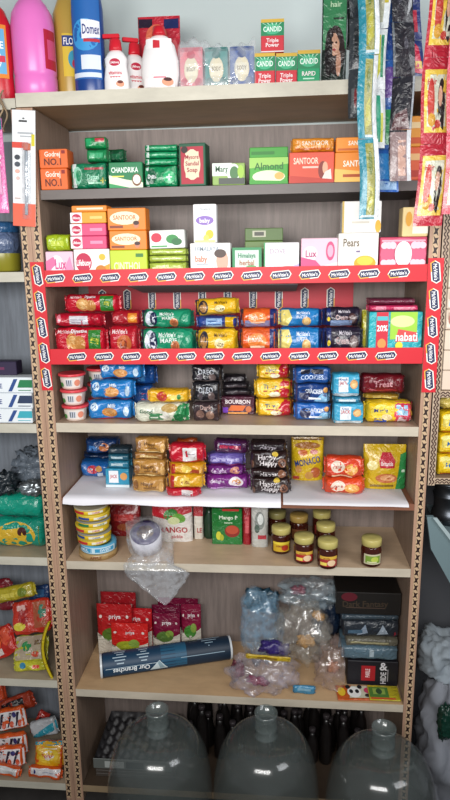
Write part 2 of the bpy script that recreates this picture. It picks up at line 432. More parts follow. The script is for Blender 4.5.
def vstrip(xa, xb, xa2, xb2, z0, z1, label, n, flip):
    mb = MB(); y0, y1 = -.0045, -.003
    vs = [(xa2, y0, z0), (xb2, y0, z0), (xb, y0, z1), (xa, y0, z1), (xa2, y1, z0), (xb2, y1, z0), (xb, y1, z1), (xa, y1, z1)]
    mb.add(vs, [(0, 1, 2, 3), (7, 6, 5, 4), (0, 3, 7, 4), (1, 5, 6, 2), (3, 2, 6, 7), (0, 4, 5, 1)], RED, 'card')
    for i in range(n):
        t = (i+.5)/n; z = z0+(z1-z0)*t; xc = (xa2+xb2)/2*(1-t)+(xa+xb)/2*t
        P = lambda a, b, o, z=z, xc=xc: (xc - b + a*.12, y0-o, z+a) if flip > 0 else (xc+b+a*.12, y0-o, z-a)
        logo(mb, P, min(.058, (z1-z0)/n*.84), .022)
    tag(mb.build('shelf_strip'), label, 'shelf strip')
zt = on_y(36, 262, 0).z; zb = on_y(48, 390, 0).z
vstrip(-.034, .0, -.028, .0, zb, zt, 'left vertical red printed strip with badges, on the left upright', 5, -1)
zt = on_y(432, 258, 0).z; zb = on_y(427, 392, 0).z
vstrip(W, W+.036, W+.001, W+.034, zb, zt, 'right vertical red printed strip with badges, on the right upright', 5, -1)
# printed red card lining at the back of the roll row
mb = MB(); zb = zs('s3', .3)+.003; zt = zs('s2', .3)-.03
mb.box(.03, .78, D-.006, D-.003, zb, zt, 'c01a30', 'card')
for i in range(10):
    P = lambda a, b, o, i=i: (.07+i*.072-b, D-.006-o, zt-.045+a)
    logo(mb, P, .062, .022)
tag(mb.build('backing_card'), 'dark red printed card lining standing behind the biscuit rolls', 'card lining')
mb = MB(); mb.add([(.20, .02, zt+.004), (.62, .02, zt+.004), (.62, .2, zt-.022), (.20, .2, zt-.022), (.20, .02, zt+.0048), (.62, .02, zt+.0048), (.62, .2, zt-.0212), (.20, .2, zt-.0212)],
       [(0, 3, 2, 1), (4, 5, 6, 7), (0, 1, 5, 4), (1, 2, 6, 5), (2, 3, 7, 6), (3, 0, 4, 7)], 'a9a6a6', 'paper')
tag(mb.build('paper_sheet'), 'grey paper flap sagging from under the upper red strip, over the rolls', 'paper')
#ITEMS
# ================================================================== TOP SHELF
def on_shelf(px, py, s, y):
    X = on_y(px, py, y).x; return Vector((X, y, zs(s, X)+.0008))
def px2m(dpx, y=0.05): return dpx/FPX*(1.60+y)
def lathe_thing(name, label, cat, loc, parts, grp=None, rz=0):
    """parts: (part name, profile, colour, kind, squash) in order; first is the body"""
    e = empty(name, loc, rz); tag(e, label, cat, grp); r = []
    for p in parts:
        mb = MB(); mb.lathe(p[1], p[2], p[3], sy=(p[4] if len(p) > 4 else 1)); r.append(mb.build(p[0], e))
    return e, r
def cyl_label(parent, name, r, z0, z1, a0, a1, col, dec=(), kind='card', sy=1.0, rtop=None):
    """a label wrapped on a round body: angles in degrees, -90 faces the front"""
    mb = MB(); rt = rtop or r; wd = math.radians(a1-a0)*r; h = z1-z0; am = math.radians((a0+a1)/2)
    def F(x, z, o):
        rr = r+(rt-r)*z/h; a = am + x/r
        return ((rr+o)*math.cos(a), (rr+o)*sy*math.sin(a), z0+z)
    n = 14; P = [[F(-wd/2+wd*i/n, h*j/4, .0004) for j in range(5)] for i in range(n+1)]
    mb.grid(P, col, kind); decals(mb, F, wd, h, dec, 'ink', .0008)
    return mb.build(name, parent)

y = .07
# pink bottle
p = on_shelf(37.5, 97, 's0', y); r = px2m(19.0, y)
e, _ = lathe_thing('bottle', 'pink liquid bottle with a rounded shoulder, leftmost on the middle unit\'s top shelf', 'bottle', p, [
    ('body', [(r*.9, 0), (r, .006), (r, .045), (r*.96, .05), (r, .055), (r, .16), (r*.93, .185), (r*.7, .205), (r*.42, .222), (r*.38, .232)], 'f07ccb', 'plastic'),
    ('cap', [(r*.42, .232), (r*.46, .234), (r*.46, .262), (r*.4, .266)], 'e8d040', 'plastic')])
cyl_label(e, 'side_label', r, .06, .145, -42, 0, 'c01838', [('r', -.6, .9, .25, .75, 'e05080')])
p = on_shelf(72, 96, 's0', .125); r = px2m(13.5, .1)
e, _ = lathe_thing('bottle', 'amber yellow liquid bottle between the pink bottle and the blue bottle', 'bottle', p, [
    ('body', [(r*.93, 0), (r, .008), (r, .17), (r*.95, .2), (r*.6, .232), (r*.4, .245)], 'c2a04a', 'plastic'),
    ('cap', [(r*.44, .245), (r*.46, .247), (r*.46, .275), (r*.4, .278)], '8a1a20', 'plastic')])
cyl_label(e, 'front_label', r, .055, .15, -98, -20, 'e8c83a', [('r', -1, 1, .7, .95, '20408a'), ('e', .1, .4, .6, .22, '3aa0c0'), ('e', .2, .3, .35, .12, 'c03050'), ('t', 'FLOOR', 0, .82, .16, 'ffffff')])
p = on_shelf(91.5, 95, 's0', .05); r = px2m(14.2, .05)
e, _ = lathe_thing('bottle', 'tall dark blue toilet cleaner bottle with blue and white label', 'bottle', p, [
    ('body', [(r*.93, 0), (r, .006), (r, .055), (r*.9, .065), (r, .08), (r*1.0, .18), (r*.9, .21), (r*.5, .235), (r*.4, .25)], '173f86', 'plastic', .75),
    ('cap', [(r*.5, .25), (r*.5, .285), (r*.3, .295)], '10305a', 'plastic', .75)])
cyl_label(e, 'front_label', r, .03, .2, -150, -30, '1c64b0', [('e', .0, .55, .9, .2, '3a9ad8'), ('p', [(-.2, .5), (.95, .52), (.95, .72), (-.2, .74)], 'f2f2f8'), ('t', 'Domex', .38, .62, .12, '1a2a7a', 1.05), ('r', -.1, .9, .46, .5, 'c02030'), ('r', -.3, .9, .12, .3, 'dfe6ee'), ('r', -.95, .9, .02, .08, 'd8e4f0')], sy=.75)
# red bottle on left unit
X = on_y(6, 96, .04); p = Vector((X.x-.022, .05, LZ[0]+.0008))
e, _ = lathe_thing('bottle', 'red cleaner bottle with orange and blue label at the left edge', 'bottle', p, [
    ('body', [(.038, 0), (.041, .006), (.039, .06), (.041, .08), (.041, .17), (.03, .2), (.016, .215)], 'c81828', 'plastic', .7),
    ('cap', [(.018, .215), (.018, .24), (.014, .243)], 'e8e8e8', 'plastic', .7)])
cyl_label(e, 'front_label', .0412, .05, .165, -150, -30, 'e88a20', [('r', -.85, .85, .08, .92, '6ab4dc'), ('e', .1, .35, .5, .22, 'e8f0f8'), ('t', 'SHINE', .1, .62, .13, 'ffffff', 1.4), ('r', .1, .8, .3, .42, 'd83050'), ('e', 0, .88, .5, .1, 'c02030')], sy=.7)

def pump_bottle(label, px, y, wpx, hpx, colr='f3f1f0', big=False, tilt=0, grp='white body wash bottles'):
    p = on_shelf(px, 93, 's0', y); r = px2m(wpx/2, y); H = px2m(hpx, y)*.84
    e = empty('soap_bottle', p, tilt); tag(e, label, 'bottle', grp)
    mb = MB(); mb.lathe([(r*.86, 0), (r, .005), (r*.98, H*.25), (r*.85, H*.45), (r*.9, H*.58), (r*.62, H*.68), (r*.38, H*.73)], 'f3f1f0', 'plastic', sy=.55); mb.build('body', e)
    mb = MB(); mb.lathe([(r*.48, H*.72), (r*.5, H*.75), (r*.42, H*.9), (r*.25, H*.93)], 'd42030', 'plastic', sy=.8)
    pu = mb.build('pump', e); mb = MB(); mb.box(-r*.95, r*.35, -r*.16, r*.16, H*.93, H, 'd42030', 'plastic', .001); mb.build('spout', pu)
    cyl_label(e, 'printed_label', r*.96, H*.06, H*.6, -140, -40, 'f6f2f2', [('e', 0, .82, .55, .12, 'c01840'), ('t', 'Lifebuoy', 0, .82, .07, 'ffffff', .9), ('t', 'vitamins', 0, .5, .12, 'd03048', 1.3), ('r', -.5, .5, .34, .38, 'd03048'), ('e', .45, .14, .4, .1, 'e8a080'), ('e', .45, .2, .28, .05, '6a2a20')], sy=.55, rtop=r*.86)
    return e
pump_bottle('small white pump bottle with red pump and pink print, nearer the blue bottle', 117.5, .04, 23, 58)
pump_bottle('white pump bottle with red pump standing half behind, against the large white bottle', 136, .085, 22, 58, tilt=.4)
# large bottle with red cap
p = on_shelf(161, 92, 's0', .045); r = px2m(17, .045); H = px2m(46, .045)
e = empty('soap_bottle', p); tag(e, 'large white rounded body wash bottle with a red cap, before a red pouch', 'bottle', 'white body wash bottles')
mb = MB(); mb.lathe([(r*.8, 0), (r*.88, .005), (r, H*.3), (r*.98, H*.55), (r*.8, H*.82), (r*.45, H*.97), (r*.3, H)], 'f4f1f0', 'plastic', sy=.5); mb.build('body', e)
mb = MB(); mb.lathe([(r*.34, H), (r*.36, H+.002), (r*.3, H+.018), (r*.15, H+.02)], 'd01c2c', 'plastic'); mb.build('cap', e)
cyl_label(e, 'printed_label', r*.99, H*.06, H*.92, -145, -35, 'f7f3f3', [('p', [(-.35, .8), (.1, .8), (.1, .95), (-.35, .97)], 'cc2030'), ('e', 0, .62, .85, .13, '1d3a70'), ('e', 0, .6, .75, .11, 'c81838'), ('t', 'Lifebuoy', 0, .6, .07, 'ffffff', 1.1), ('t', 'Vitamins', .0, .38, .12, 'd03048', 1.5), ('r', -.5, .6, .25, .29, 'd03048'), ('r', -.3, .4, .18, .21, 'e08090'), ('e', .5, .1, .35, .09, 'e8a080'), ('e', .5, .15, .25, .04, '4a2020')], sy=.5, rtop=r*.8)
put('pouch', 'refill_pouch', 'red refill pouch standing upright behind the large white bottle', 'pouch', (138, 14, 180, 90), 's0', .03, 'c8283a', [('r', -.95, -.3, .86, .97, '2a1a30'), ('r', .25, .95, .84, .96, '1f2a60'), ('e', -.1, .75, .5, .15, 'e07050'), ('e', .75, .5, .2, .2, 'e86a70')], yf=.10, grp=None)
put('pouch', 'refill_pouch', 'clear white wrapped refill standing just right of the large white bottle', 'pouch', (176, 52, 186, 90), 's0', .02, 'e8d8d8', [('r', -.8, .8, .3, .6, 'f0a0a8')], yf=.10)
def scent(lab, rect, c, c2):
    return put('carton', 'soap_carton', lab, 'carton', rect, 's0', .04, c, [('r', -.9, .9, .9, .98, c2), ('e', 0, .48, .62, .3, 'd8cdb0'), ('r', -.5, .5, .34, .62, 'e4dcc4'), ('t', 'BODY', 0, .5, .1, '7a6a50', .8), ('e', 0, .82, .35, .09, c2), ('e', -.6, .2, .3, .1, c2), ('e', .6, .2, .3, .1, c2), ('r', -.7, .7, .05, .1, c2)], yf=.045, grp='wrapped scented cartons on the top shelf')
a = scent('pink scented carton in the clear wrapped trio, leftmost', (180, 47, 203, 90), 'd87a84', 'b85060')
b = scent('green scented carton in the clear wrapped trio, the middle one', (205, 47, 228, 89), '4e8c88', '2f6a66')
c = scent('blue scented carton in the clear wrapped trio, rightmost', (230, 46, 254, 88), '3c5a9c', '28427a')
def blob(mb, cx, cy, cz, rx, ry, rz, c, kind='bag', amp=.25, seed=0, nu=36, nv=20, fr=3.0, pw=1.0):
    P = []
    for i in range(nu):
        row = []
        for j in range(nv+1):
            th = 2*math.pi*i/nu; ph = math.pi*j/nv
            d = Vector((math.sin(ph)*math.cos(th), math.sin(ph)*math.sin(th), -math.cos(ph)))
            n1 = noise.noise(d*fr+Vector((seed, 0, 0))); n2 = abs(noise.noise(d*fr*2.3+Vector((0, seed, 3))))
            k = 1+amp*(n1*1.1-n2*1.3+.1)
            k2 = [max(-1, min(1, q)) for q in (d*1.18)]
            row.append((cx+rx*k*k2[0], cy+ry*k*k2[1], cz+rz*k*k2[2]))
        P.append(row)
    mb.grid(P, c, kind, True, True)
mb = MB(); xl, xr = a['x']-a['w']/2-.004, c['x']+c['w']/2+.003; zz = zs('s0', .4)
# clear film around the trio, gathered at its top
NP = []; 
for i in range(41):
    t = i/40; x = xl+(xr-xl)*t; row = []
    hh = a['h']+.008+.016*max(0, math.sin(t*math.pi*2.2+.2))+.004*math.sin(t*40)
    for (yy, zz_) in ((.0405, .0015), (.0400+.002*math.sin(t*31), hh*.5), (.0400+.002*math.sin(t*23), hh*.86), (.062, hh), (.0905, hh*.97), (.0915, .0015)):
        row.append((x+.002*math.sin(zz_*90+t*8), yy, zz_))
    NP.append(row)
mb.grid(NP, 'e6ecf0', 'bag', True); o = mb.build('clear_wrap'); o.location.z = zs('s0', b['x'])
tag(o, 'clear plastic wrap gathered around the pink, green and blue cartons', 'plastic wrap')
RG = [('r', -1, 1, .9, 1.0, 'd8b040'), ('p', [(-1, .5), (1, .5), (1, .9), (-1, .9)], '1f8a5a'), ('e', 0, .7, .75, .16, '49b888'), ('t', 'CANDID', 0, .7, .15, 'f4fff8', 1.6)]
for k in range(5):
    q = -.9+.4*k; RG.append(('p', [(q, .88), (q+.12, .88), (q*.5+.1, .78)], 'c8f0d8'))
def candid(lab, rect, on=None, green=False):
    body = '18a06a' if green else 'd2303e'
    return put('carton', 'powder_carton', lab, 'carton', rect, 's0', .028, body, RG+[('t', 'RAPID' if green else 'Triple', 0, .36, .12, 'fff4f4', 1.2), ('t', 'Power', 0, .22, .12, 'fff4f4', 1.2) if not green else ('r', -.5, .5, .2, .24, 'c0f0d8'), ('r', -1, 1, 0, .035, 'e8e0e0')], on=on, yf=.05, grp='small cartons stacked at the right of the top shelf')
g1 = candid('red and green powder carton beside the blue wrapped carton', (254, 53, 275, 87))
g2 = candid('red and green powder carton in the bottom row, next to the all green one', (276, 53, 297, 86))
g3 = candid('all green powder carton at the right end of the small stack', (297, 50, 320, 85), green=True)
candid('red and green powder carton alone on top of the small stack', (261, 19, 284, 53), on=g1)
# hair colour pouch with a portrait
put('pouch', 'hair_colour_pouch', 'green and black hair colour pouch with a woman\'s portrait, hanging above the top shelf\'s right', 'pouch', (322, -14, 347, 84), 's0', .012, '16241c', [
    ('r', -.92, .92, .35, .99, '3f8a5a'), ('e', .1, .34, .75, .26, '2a1a18'), ('e', 0, .40, .42, .12, 'c99a80'), ('e', .35, .2, .2, .14, 'b88870'), ('e', -.15, .42, .08, .012, '2a1818'), ('e', .15, .42, .08, .012, '2a1818'), ('e', 0, .345, .14, .012, 'a03a40'), ('e', -.45, .3, .3, .25, '1c1212'), ('t', 'hair', .1, .82, .06, 'c8e8c0', 1.2), ('r', -.1, .7, .66, .68, '1a3020')], yf=.02)

# ================================================================== SECOND SHELF (soap cartons and wraps)
GN = [('t', 'Godrej', -.05, .74, .25, 'fff0e0', 1.1), ('t', 'NO.1', -.05, .34, .34, '5a1a10', 1.2), ('r', .6, .85, .75, .92, '902018')]
a = put('carton', 'soap_carton', 'orange soap carton with black numeral print, lower of two at the left end', 'carton', (35, 168.5, 68, 188.5), 's1', .05, 'e56a2a', GN, top='f08040', grp='orange soap cartons on the second shelf')
put('carton', 'soap_carton', 'orange soap carton with black numeral print, upper of two at the left end', 'carton', (35, 149, 68, 168), 's1', .05, 'e56a2a', GN, on=a, top='f08040', grp='orange soap cartons on the second shelf')
GD = [('r', -1, -.62, .05, .95, 'dfe8e2'), ('e', -.55, .5, .22, .34, '8fd0b0'), ('e', -.5, .5, .14, .22, '1a8a5a'), ('r', -.2, .9, .72, .8, 'b04048'), ('t', 'Dettol', .25, .45, .2, 'a8e8c8', .6), ('t', '+', .75, .3, .3, 'd8d060', .3), ('r', .0, .7, .18, .24, '9ad8b4')]
DG = 'green soap wraps on the second shelf'
a = put('wrap', 'soap_wrap', 'green and white soap wrap right of the orange cartons, lowest of its stack', 'soap', (68, 163, 108, 188), 's1', .045, '0f7a52', GD, n=5, ff=.08, grp=DG)
b = put('wrap', 'soap_wrap', 'small green soap wrap lying second in the stack beside the orange cartons', 'soap', (86, 149.5, 108, 163), 's1', .045, '16854c', [('r', -.6, .6, .3, .7, '45b078')], on=a, n=4, ff=.1, grp=DG)
put('wrap', 'soap_wrap', 'green soap wrap with red stamp, topmost of the stack beside the orange cartons', 'soap', (84, 137, 107, 150), 's1', .045, '0f8a4a', [('r', .0, .8, .55, .85, 'b83040'), ('r', -.9, -.3, .2, .8, '2aa868')], on=b, rz=.1, n=4, ff=.1, grp=DG)
a = put('wrap', 'soap_wrap', 'dark green soap wrap set back, between the stack and the green coconut soap', 'soap', (101, 163, 128, 188), 's1', .04, '0d6a44', [], yf=.11, n=4, grp=DG)
put('wrap', 'soap_wrap', 'dark green soap wrap set back, on top of another and right of the stack', 'soap', (100, 149, 125, 162.5), 's1', .04, '0b5f3a', [('r', -.2, .6, .2, .6, '2d8a5c')], on=a, n=4, grp=DG)
a = put('carton', 'soap_carton', 'green coconut soap carton with white lettering and a half coconut', 'carton', (109.5, 162, 143, 187.5), 's1', .05, '0e7a48', [('p', [(-1, 0), (1, 0), (1, .2), (0, .32), (-1, .5)], 'e6ead0'), ('t', 'CHANDRIKA', -.05, .7, .2, 'f4fff4', 1.6), ('e', .65, .3, .28, .24, '7a4a28'), ('e', .65, .32, .22, .18, 'f4f0e4'), ('r', -.8, -.1, .42, .47, 'e8e060'), ('p', [(-1, 0), (.2, 0), (-1, .18)], '2a9a58')])
DT = [('r', -1, -.7, .03, .97, 'dfeee6'), ('e', -.55, .5, .3, .36, '0a5a3a'), ('t', 'Dettol', -.5, .5, .2, 'ffffff', .5), ('e', .5, .45, .35, .3, '3ab878'), ('t', '+', .5, .45, .4, 'e0ffe8', .5)]
DG2 = 'green antiseptic soap wraps on the second shelf'
a = put('wrap', 'soap_wrap', 'green soap wrap with white end, lowest of the pile beside the red upright carton', 'soap', (144, 166, 178, 187), 's1', .045, '0f8a54', DT, n=5, ff=.07, grp=DG2)
for k, lab in enumerate(('second from bottom', 'second from top', 'topmost')):
    a = put('wrap', 'soap_wrap', 'thin green soap wrap, %s in the pile left of the red carton' % lab, 'soap', (144, 166-7*(k+1), 178, 166-7*k), 's1', .045, '14935c', [('r', -1, -.68, .1, .9, 'e0efe6'), ('r', -.5, .3, .4, .6, '62c090')], on=a, n=4, ff=.07, grp=DG2)
put('carton', 'soap_carton', 'upright red and cream sandal soap carton with dark green border', 'carton', (179, 143, 206, 186.5), 's1', .05, '145438', [('r', -.84, .84, .05, .92, 'b02438'), ('e', 0, .5, .62, .36, 'e8d8b8'), ('r', -.5, .5, .2, .8, 'e8d8b8'), ('t', 'Mysore', 0, .68, .1, 'a02838', 1.0), ('t', 'Sandal', 0, .53, .1, 'a02838', 1.0), ('t', 'Soap', 0, .38, .1, 'a02838', .8), ('e', -.55, .85, .25, .08, '2a1a18')], side='124a32', rz=-.1)
put('carton', 'soap_carton', 'short neem soap carton, white and green with a grey base', 'carton', (212.5, 163, 245, 185.5), 's1', .045, '8fae5a', [('r', -1, .2, .42, 1, 'e4ece0'), ('t', 'Margo', -.3, .74, .26, '2a5a3a', 1), ('e', .3, .55, .4, .42, 'e8efe4'), ('e', .35, .55, .28, .3, '4a7a48'), ('r', -.6, 1, .04, .32, '4a4f48'), ('e', .75, .6, .2, .3, 'a0c84a')])
a = put('carton', 'soap_carton', 'light green almond soap carton with white lettering, lower of two', 'carton', (249.5, 157.5, 288, 183.5), 's1', .05, '4aa838', [('p', [(-1, .6), (1, .75), (1, 1), (-1, 1)], '9ccc60'), ('t', 'Almond', 0, .68, .26, '2a6a28', 1.5), ('e', 0, .28, .85, .24, 'e8ecc8'), ('e', .55, .3, .25, .14, 'e0b060'), ('p', [(-1, 0), (1, 0), (1, .1), (-1, .16)], '3c9a30')], top='70c050')
put('carton', 'soap_carton', 'light green almond soap carton, upper and set back on its twin', 'carton', (249.5, 147, 288, 157), 's1', .04, '3f9a34', [('r', -.9, .3, .3, .6, '2a7a28')], on=a, yf=.02)
SN = [('t', 'SANTOOR', -.25, .72, .2, 'ffe8d0', 1.1), ('r', -.4, .3, .48, .54, 'ffd0c0'), ('e', .5, .4, .2, .3, '8a3028'), ('e', .6, .48, .12, .2, 'e8b090'), ('p', [(.45, .1), (.9, .1), (.85, .45), (.6, .35)], 'e8e0d8'), ('p', [(-1, 0), (1, 0), (1, .1), (-1, .25)], 'c83a28')]
a = put('carton', 'soap_carton', 'coral red sandal and turmeric soap carton with a woman\'s figure', 'carton', (289, 152, 334, 181.5), 's1', .05, 'e2553a', SN, top='f08040')
put('wrap', 'soap_wrap', 'yellow orange soap wrap lying on the coral red carton', 'soap', (291, 138, 335, 151.5), 's1', .045, 'f0982a', [('t', 'SANTOOR', .1, .6, .3, 'fff0d8', 1.2), ('r', -.8, .8, .12, .25, 'd86a18')], on=a, n=5, ff=.07)
SO = [('t', 'SANTOOR', .1, .62, .2, 'fff4e0', 1.4), ('p', [(-1, 0), (1, 0), (1, .3), (-1, .45)], 'f8c060'), ('r', -.6, .6, .16, .26, 'b04a18'), ('e', .8, .5, .18, .3, 'f0d8b0')]
a = put('carton', 'soap_carton', 'orange soap carton half behind the hanging sachets, lower one', 'carton', (334.6, 152, 376, 180.5), 's1', .05, 'ee8a2a', SO, top='f4a040')
put('carton', 'soap_carton', 'orange soap carton half behind the hanging sachets, upper one', 'carton', (335.8, 137, 377, 151.5), 's1', .05, 'f0902c', [('r', -.9, .9, .1, .25, 'c86018'), ('t', 'SANTOOR', .2, .6, .3, 'fff0d8', 1.2)], on=a)
a = put('carton', 'soap_carton', 'orange red soap carton right of the hanging sachets, lower one', 'carton', (396, 147, 424, 181), 's1', .05, 'e8643a', [('r', -.8, .8, .6, .8, 'f6c080'), ('r', -.8, .8, .1, .3, 'c03a28')])
put('carton', 'soap_carton', 'orange soap carton right of the hanging sachets, upper one', 'carton', (396, 116, 424, 146.5), 's1', .05, 'f0a03a', [('r', -.8, .8, .6, .8, 'f8d8a0'), ('r', -.8, .8, .1, .3, 'd85a28')], on=a)

# ================================================================== THIRD SHELF (above the upper red strip)
PY = .006
a = put('carton', 'soap_carton', 'pink and white floral soap carton at the left end of the third shelf', 'carton', (45.5, 251.5, 73.5, 269), 's2', .05, 'f0c4d4', [('e', -.2, .5, .5, .35, 'f8e8f0'), ('p', [(-1, .1), (-.2, .5), (-.4, .8), (-1, .6)], 'e070a0'), ('p', [(.3, .1), (1, .2), (.8, .8), (.5, .5)], 'e890b8'), ('t', 'Lux', .1, .5, .4, 'd04a88', .8)], yf=PY)
put('wrap', 'soap_wrap', 'lime green soap wrap on the pink floral carton', 'soap', (45, 234, 70.5, 251), 's2', .04, 'a8c020', [('r', -.5, .5, .3, .6, 'd0e050')], on=a, n=3.2, ff=.12)
LB = lambda c: [('r', -1, -.35, .04, .96, 'f2eeee'), ('e', -.66, .5, .26, .34, 'c01848'), ('t', 'Lifebuoy', -.66, .5, .22, 'ffffff', .46), ('r', .1, .8, .38, .62, c)]
LG = 'red oval badge soap cartons on the third shelf'
b = put('carton', 'soap_carton', 'wider white soap carton with red oval and yellow corner, bottom of the left stack', 'carton', (74.5, 249, 110, 269), 's2', .05, 'f4eee8', [('e', -.45, .5, .45, .36, 'c01848'), ('t', 'Lifebuoy', -.45, .5, .22, 'ffffff', .8), ('p', [(.1, 0), (1, 0), (1, .45), (.5, .3)], 'e8a020'), ('e', .5, .22, .3, .18, 'c87a18'), ('p', [(-1, 0), (.1, 0), (-1, .12)], 'e8c040'), ('e', .6, .7, .18, .12, 'e8b830')], yf=PY, grp=LG)
b = put('carton', 'soap_carton', 'rose pink soap carton with red oval, second from bottom of the left stack', 'carton', (71.5, 236, 107, 248.5), 's2', .05, 'dd4a78', LB('f090b0'), on=b, grp=LG)
b = put('carton', 'soap_carton', 'rose pink soap carton with red oval, third from bottom of the left stack', 'carton', (71, 223.5, 106.5, 236), 's2', .05, 'dd4a78', LB('f090b0'), on=b, grp=LG)
b = put('carton', 'soap_carton', 'golden orange soap carton with red oval, second from top of the left stack', 'carton', (71, 212, 106.5, 223.5), 's2', .05, 'e8a028', LB('f4c870'), on=b, grp=LG)
put('carton', 'soap_carton', 'plain orange soap carton topmost in the left stack', 'carton', (72, 205.5, 107, 211.5), 's2', .05, 'ee8a28', [('r', -.7, .8, .35, .65, 'f4e0c0')], on=b, grp=LG)
OR = [('e', -.1, .55, .78, .3, 'f6e6c4'), ('t', 'SANTOOR', -.1, .58, .2, 'c06a20', 1.2), ('r', -.9, -.2, .1, .22, '8a3a18'), ('e', .5, .25, .14, .16, 'c88060'), ('e', .5, .33, .16, .1, '3a1a18')]
a = put('carton', 'soap_carton', 'lime green soap carton with pale lettering below the two orange cartons', 'carton', (110.5, 250, 147.5, 268.5), 's2', .05, 'bfd22c', [('t', 'CINTHOL', -.05, .36, .32, 'eef6c8', 1.5), ('r', .4, .8, .72, .86, '3a7a2a'), ('r', -1, 1, 0, .07, 'a8be20')], yf=PY)
a = put('carton', 'soap_carton', 'orange soap carton with cream oval, lower of the orange pair', 'carton', (110, 230.5, 147, 249.5), 's2', .05, 'ee8420', OR, on=a, grp='orange soap cartons on the third shelf')
put('carton', 'soap_carton', 'orange soap carton with cream oval, upper of the orange pair', 'carton', (108, 208, 146, 230), 's2', .05, 'ee8420', OR, on=a, grp='orange soap cartons on the third shelf')
LM = 'flat lime soap wraps on the third shelf'
a = None
for k, lab in enumerate(('bottom', 'middle', 'top')):
    a = put('wrap', 'soap_wrap', 'flat lime green soap wrap, %s of three under the white leafy carton' % lab, 'soap', (148.5, 262-6.7*k, 187, 268.5-6.7*k), 's2', .045, 'b4c850', [('r', -.8, .8, .4, .6, 'dbe8a0')], on=a, yf=PY, n=4, ff=.06, grp=LM)
put('carton', 'soap_carton', 'white carton with green leaves and red oval, tilted on the lime wraps', 'carton', (150, 230, 185, 247.5), 's2', .05, 'eceee8', [('e', -.6, .6, .3, .26, 'c81c40'), ('e', .3, .5, .35, .25, '2a8a40'), ('e', .55, .35, .3, .2, '1f6a34'), ('r', -.9, 0, .08, .16, '3a9a50')], on=a, ry=-.02)
a = put('carton', 'soap_carton', 'white baby soap carton with a sleeping baby\'s face', 'carton', (190.5, 243, 230.5, 267.5), 's2', .05, 'f4f0ec', [('t', 'HIMALAYA', -.15, .82, .14, '8a9aa8', 1.2), ('t', 'baby', -.45, .5, .2, 'e0704a', .6), ('r', -.7, -.1, .3, .34, 'a8b0b8'), ('e', .6, .42, .3, .34, 'e0a890'), ('e', .5, .66, .3, .14, '4a342c'), ('p', [(-1, 0), (.1, 0), (-.5, .2), (-1, .2)], 'e88a50'), ('p', [(.3, 0), (1, 0), (1, .18), (.6, .2)], 'e0a890')], yf=PY)
put('carton', 'soap_carton', 'upright white carton with purple oval, standing on the baby soap carton', 'carton', (193.5, 204, 216.5, 242.5), 's2', .035, 'f8f6f4', [('t', 'Himalaya', 0, .88, .06, '9098a0', 1.1), ('e', 0, .58, .78, .12, '8a6ab8'), ('t', 'baby', 0, .58, .11, 'f4f0ff', .9), ('e', .4, .22, .35, .12, 'e8c030'), ('e', .1, .12, .25, .09, 'f0d860'), ('r', -.9, .9, .02, .07, 'f4e48a')], on=a)
put('carton', 'soap_carton', 'small green and white herbal soap carton between two white cartons', 'carton', (232.5, 247.5, 261.5, 267), 's2', .045, 'cfe4d4', [('r', -1, -.82, 0, 1, '2a8a54'), ('r', .82, 1, 0, 1, '2a8a54'), ('r', -1, 1, .9, 1, '2a8a54'), ('t', 'Himalaya', 0, .7, .18, '2a7a5a', 1.2), ('t', 'herbal', 0, .42, .2, 'b06a50', 1), ('e', .3, .2, .4, .12, '5aa060')], yf=PY)
OV = 'olive cartons stacked at the back of the third shelf'
a = put('carton', 'soap_carton', 'olive green carton set back, lower of two behind the white lilac carton', 'carton', (245, 241, 283, 267), 's2', .05, '5f7a3c', [('r', -.9, .9, .6, .8, '8a9a58')], yf=.07, grp=OV)
put('carton', 'soap_carton', 'olive green carton with a barcode patch, topmost behind the white lilac carton', 'carton', (245, 228, 283, 240.5), 's2', .05, '56703a', [('r', -.6, .1, .3, .8, 'b8b8a0'), ('r', -.5, .0, .4, .7, '4a4a40')], on=a, grp=OV)
put('carton', 'soap_carton', 'white soap carton with a lilac wave along its base', 'carton', (264, 242.5, 299, 266.5), 's2', .05, 'f2eef0', [('t', 'DOVE', -.2, .72, .16, 'b0a0b0', .9), ('p', [(-1, 0), (1, 0), (1, .3), (.2, .14), (-1, .1)], 'b8a8d8'), ('e', .4, .16, .4, .08, 'd89a98'), ('r', -1, -.92, 0, 1, '4aa068')], yf=PY)
a = put('carton', 'soap_carton', 'pink and white flower soap carton left of the amber soap carton', 'carton', (301, 238, 337.5, 265), 's2', .05, 'eec4d2', [('e', -.5, .55, .4, .22, 'f4e4ea'), ('e', .6, .62, .24, .28, 'd8487c'), ('e', .6, .62, .16, .18, 'f0a8c0'), ('p', [(-1, 0), (.4, 0), (-.2, .35), (-1, .45)], 'd84a80'), ('p', [(-.2, 0), (1, 0), (1, .3), (.3, .2)], 'f2dfe6'), ('t', 'Lux', -.45, .55, .2, 'b04070', .6)], yf=PY, top='e6d0d8')
a = put('carton', 'soap_carton', 'white carton with amber oval soap picture and thin lettering', 'carton', (337.5, 233, 378, 263.5), 's2', .05, 'f5f1e8', [('t', 'Pears', -.35, .76, .2, '6a5a48', .8), ('e', .35, .22, .55, .2, 'e8a818'), ('e', .35, .28, .4, .12, 'f2c840'), ('r', -.1, .1, .5, .55, '7a6a90')], yf=PY)
put('carton', 'soap_carton', 'white and yellow carton standing on the amber soap carton, behind a sachet strip', 'carton', (342, 201, 381, 232.5), 's2', .045, 'f6f2ec', [('e', .85, .2, .15, .2, 'e8b030'), ('r', -1, -.9, 0, 1, 'c8a850'), ('r', -.5, .4, .3, .36, 'e0d8c8')], on=a)
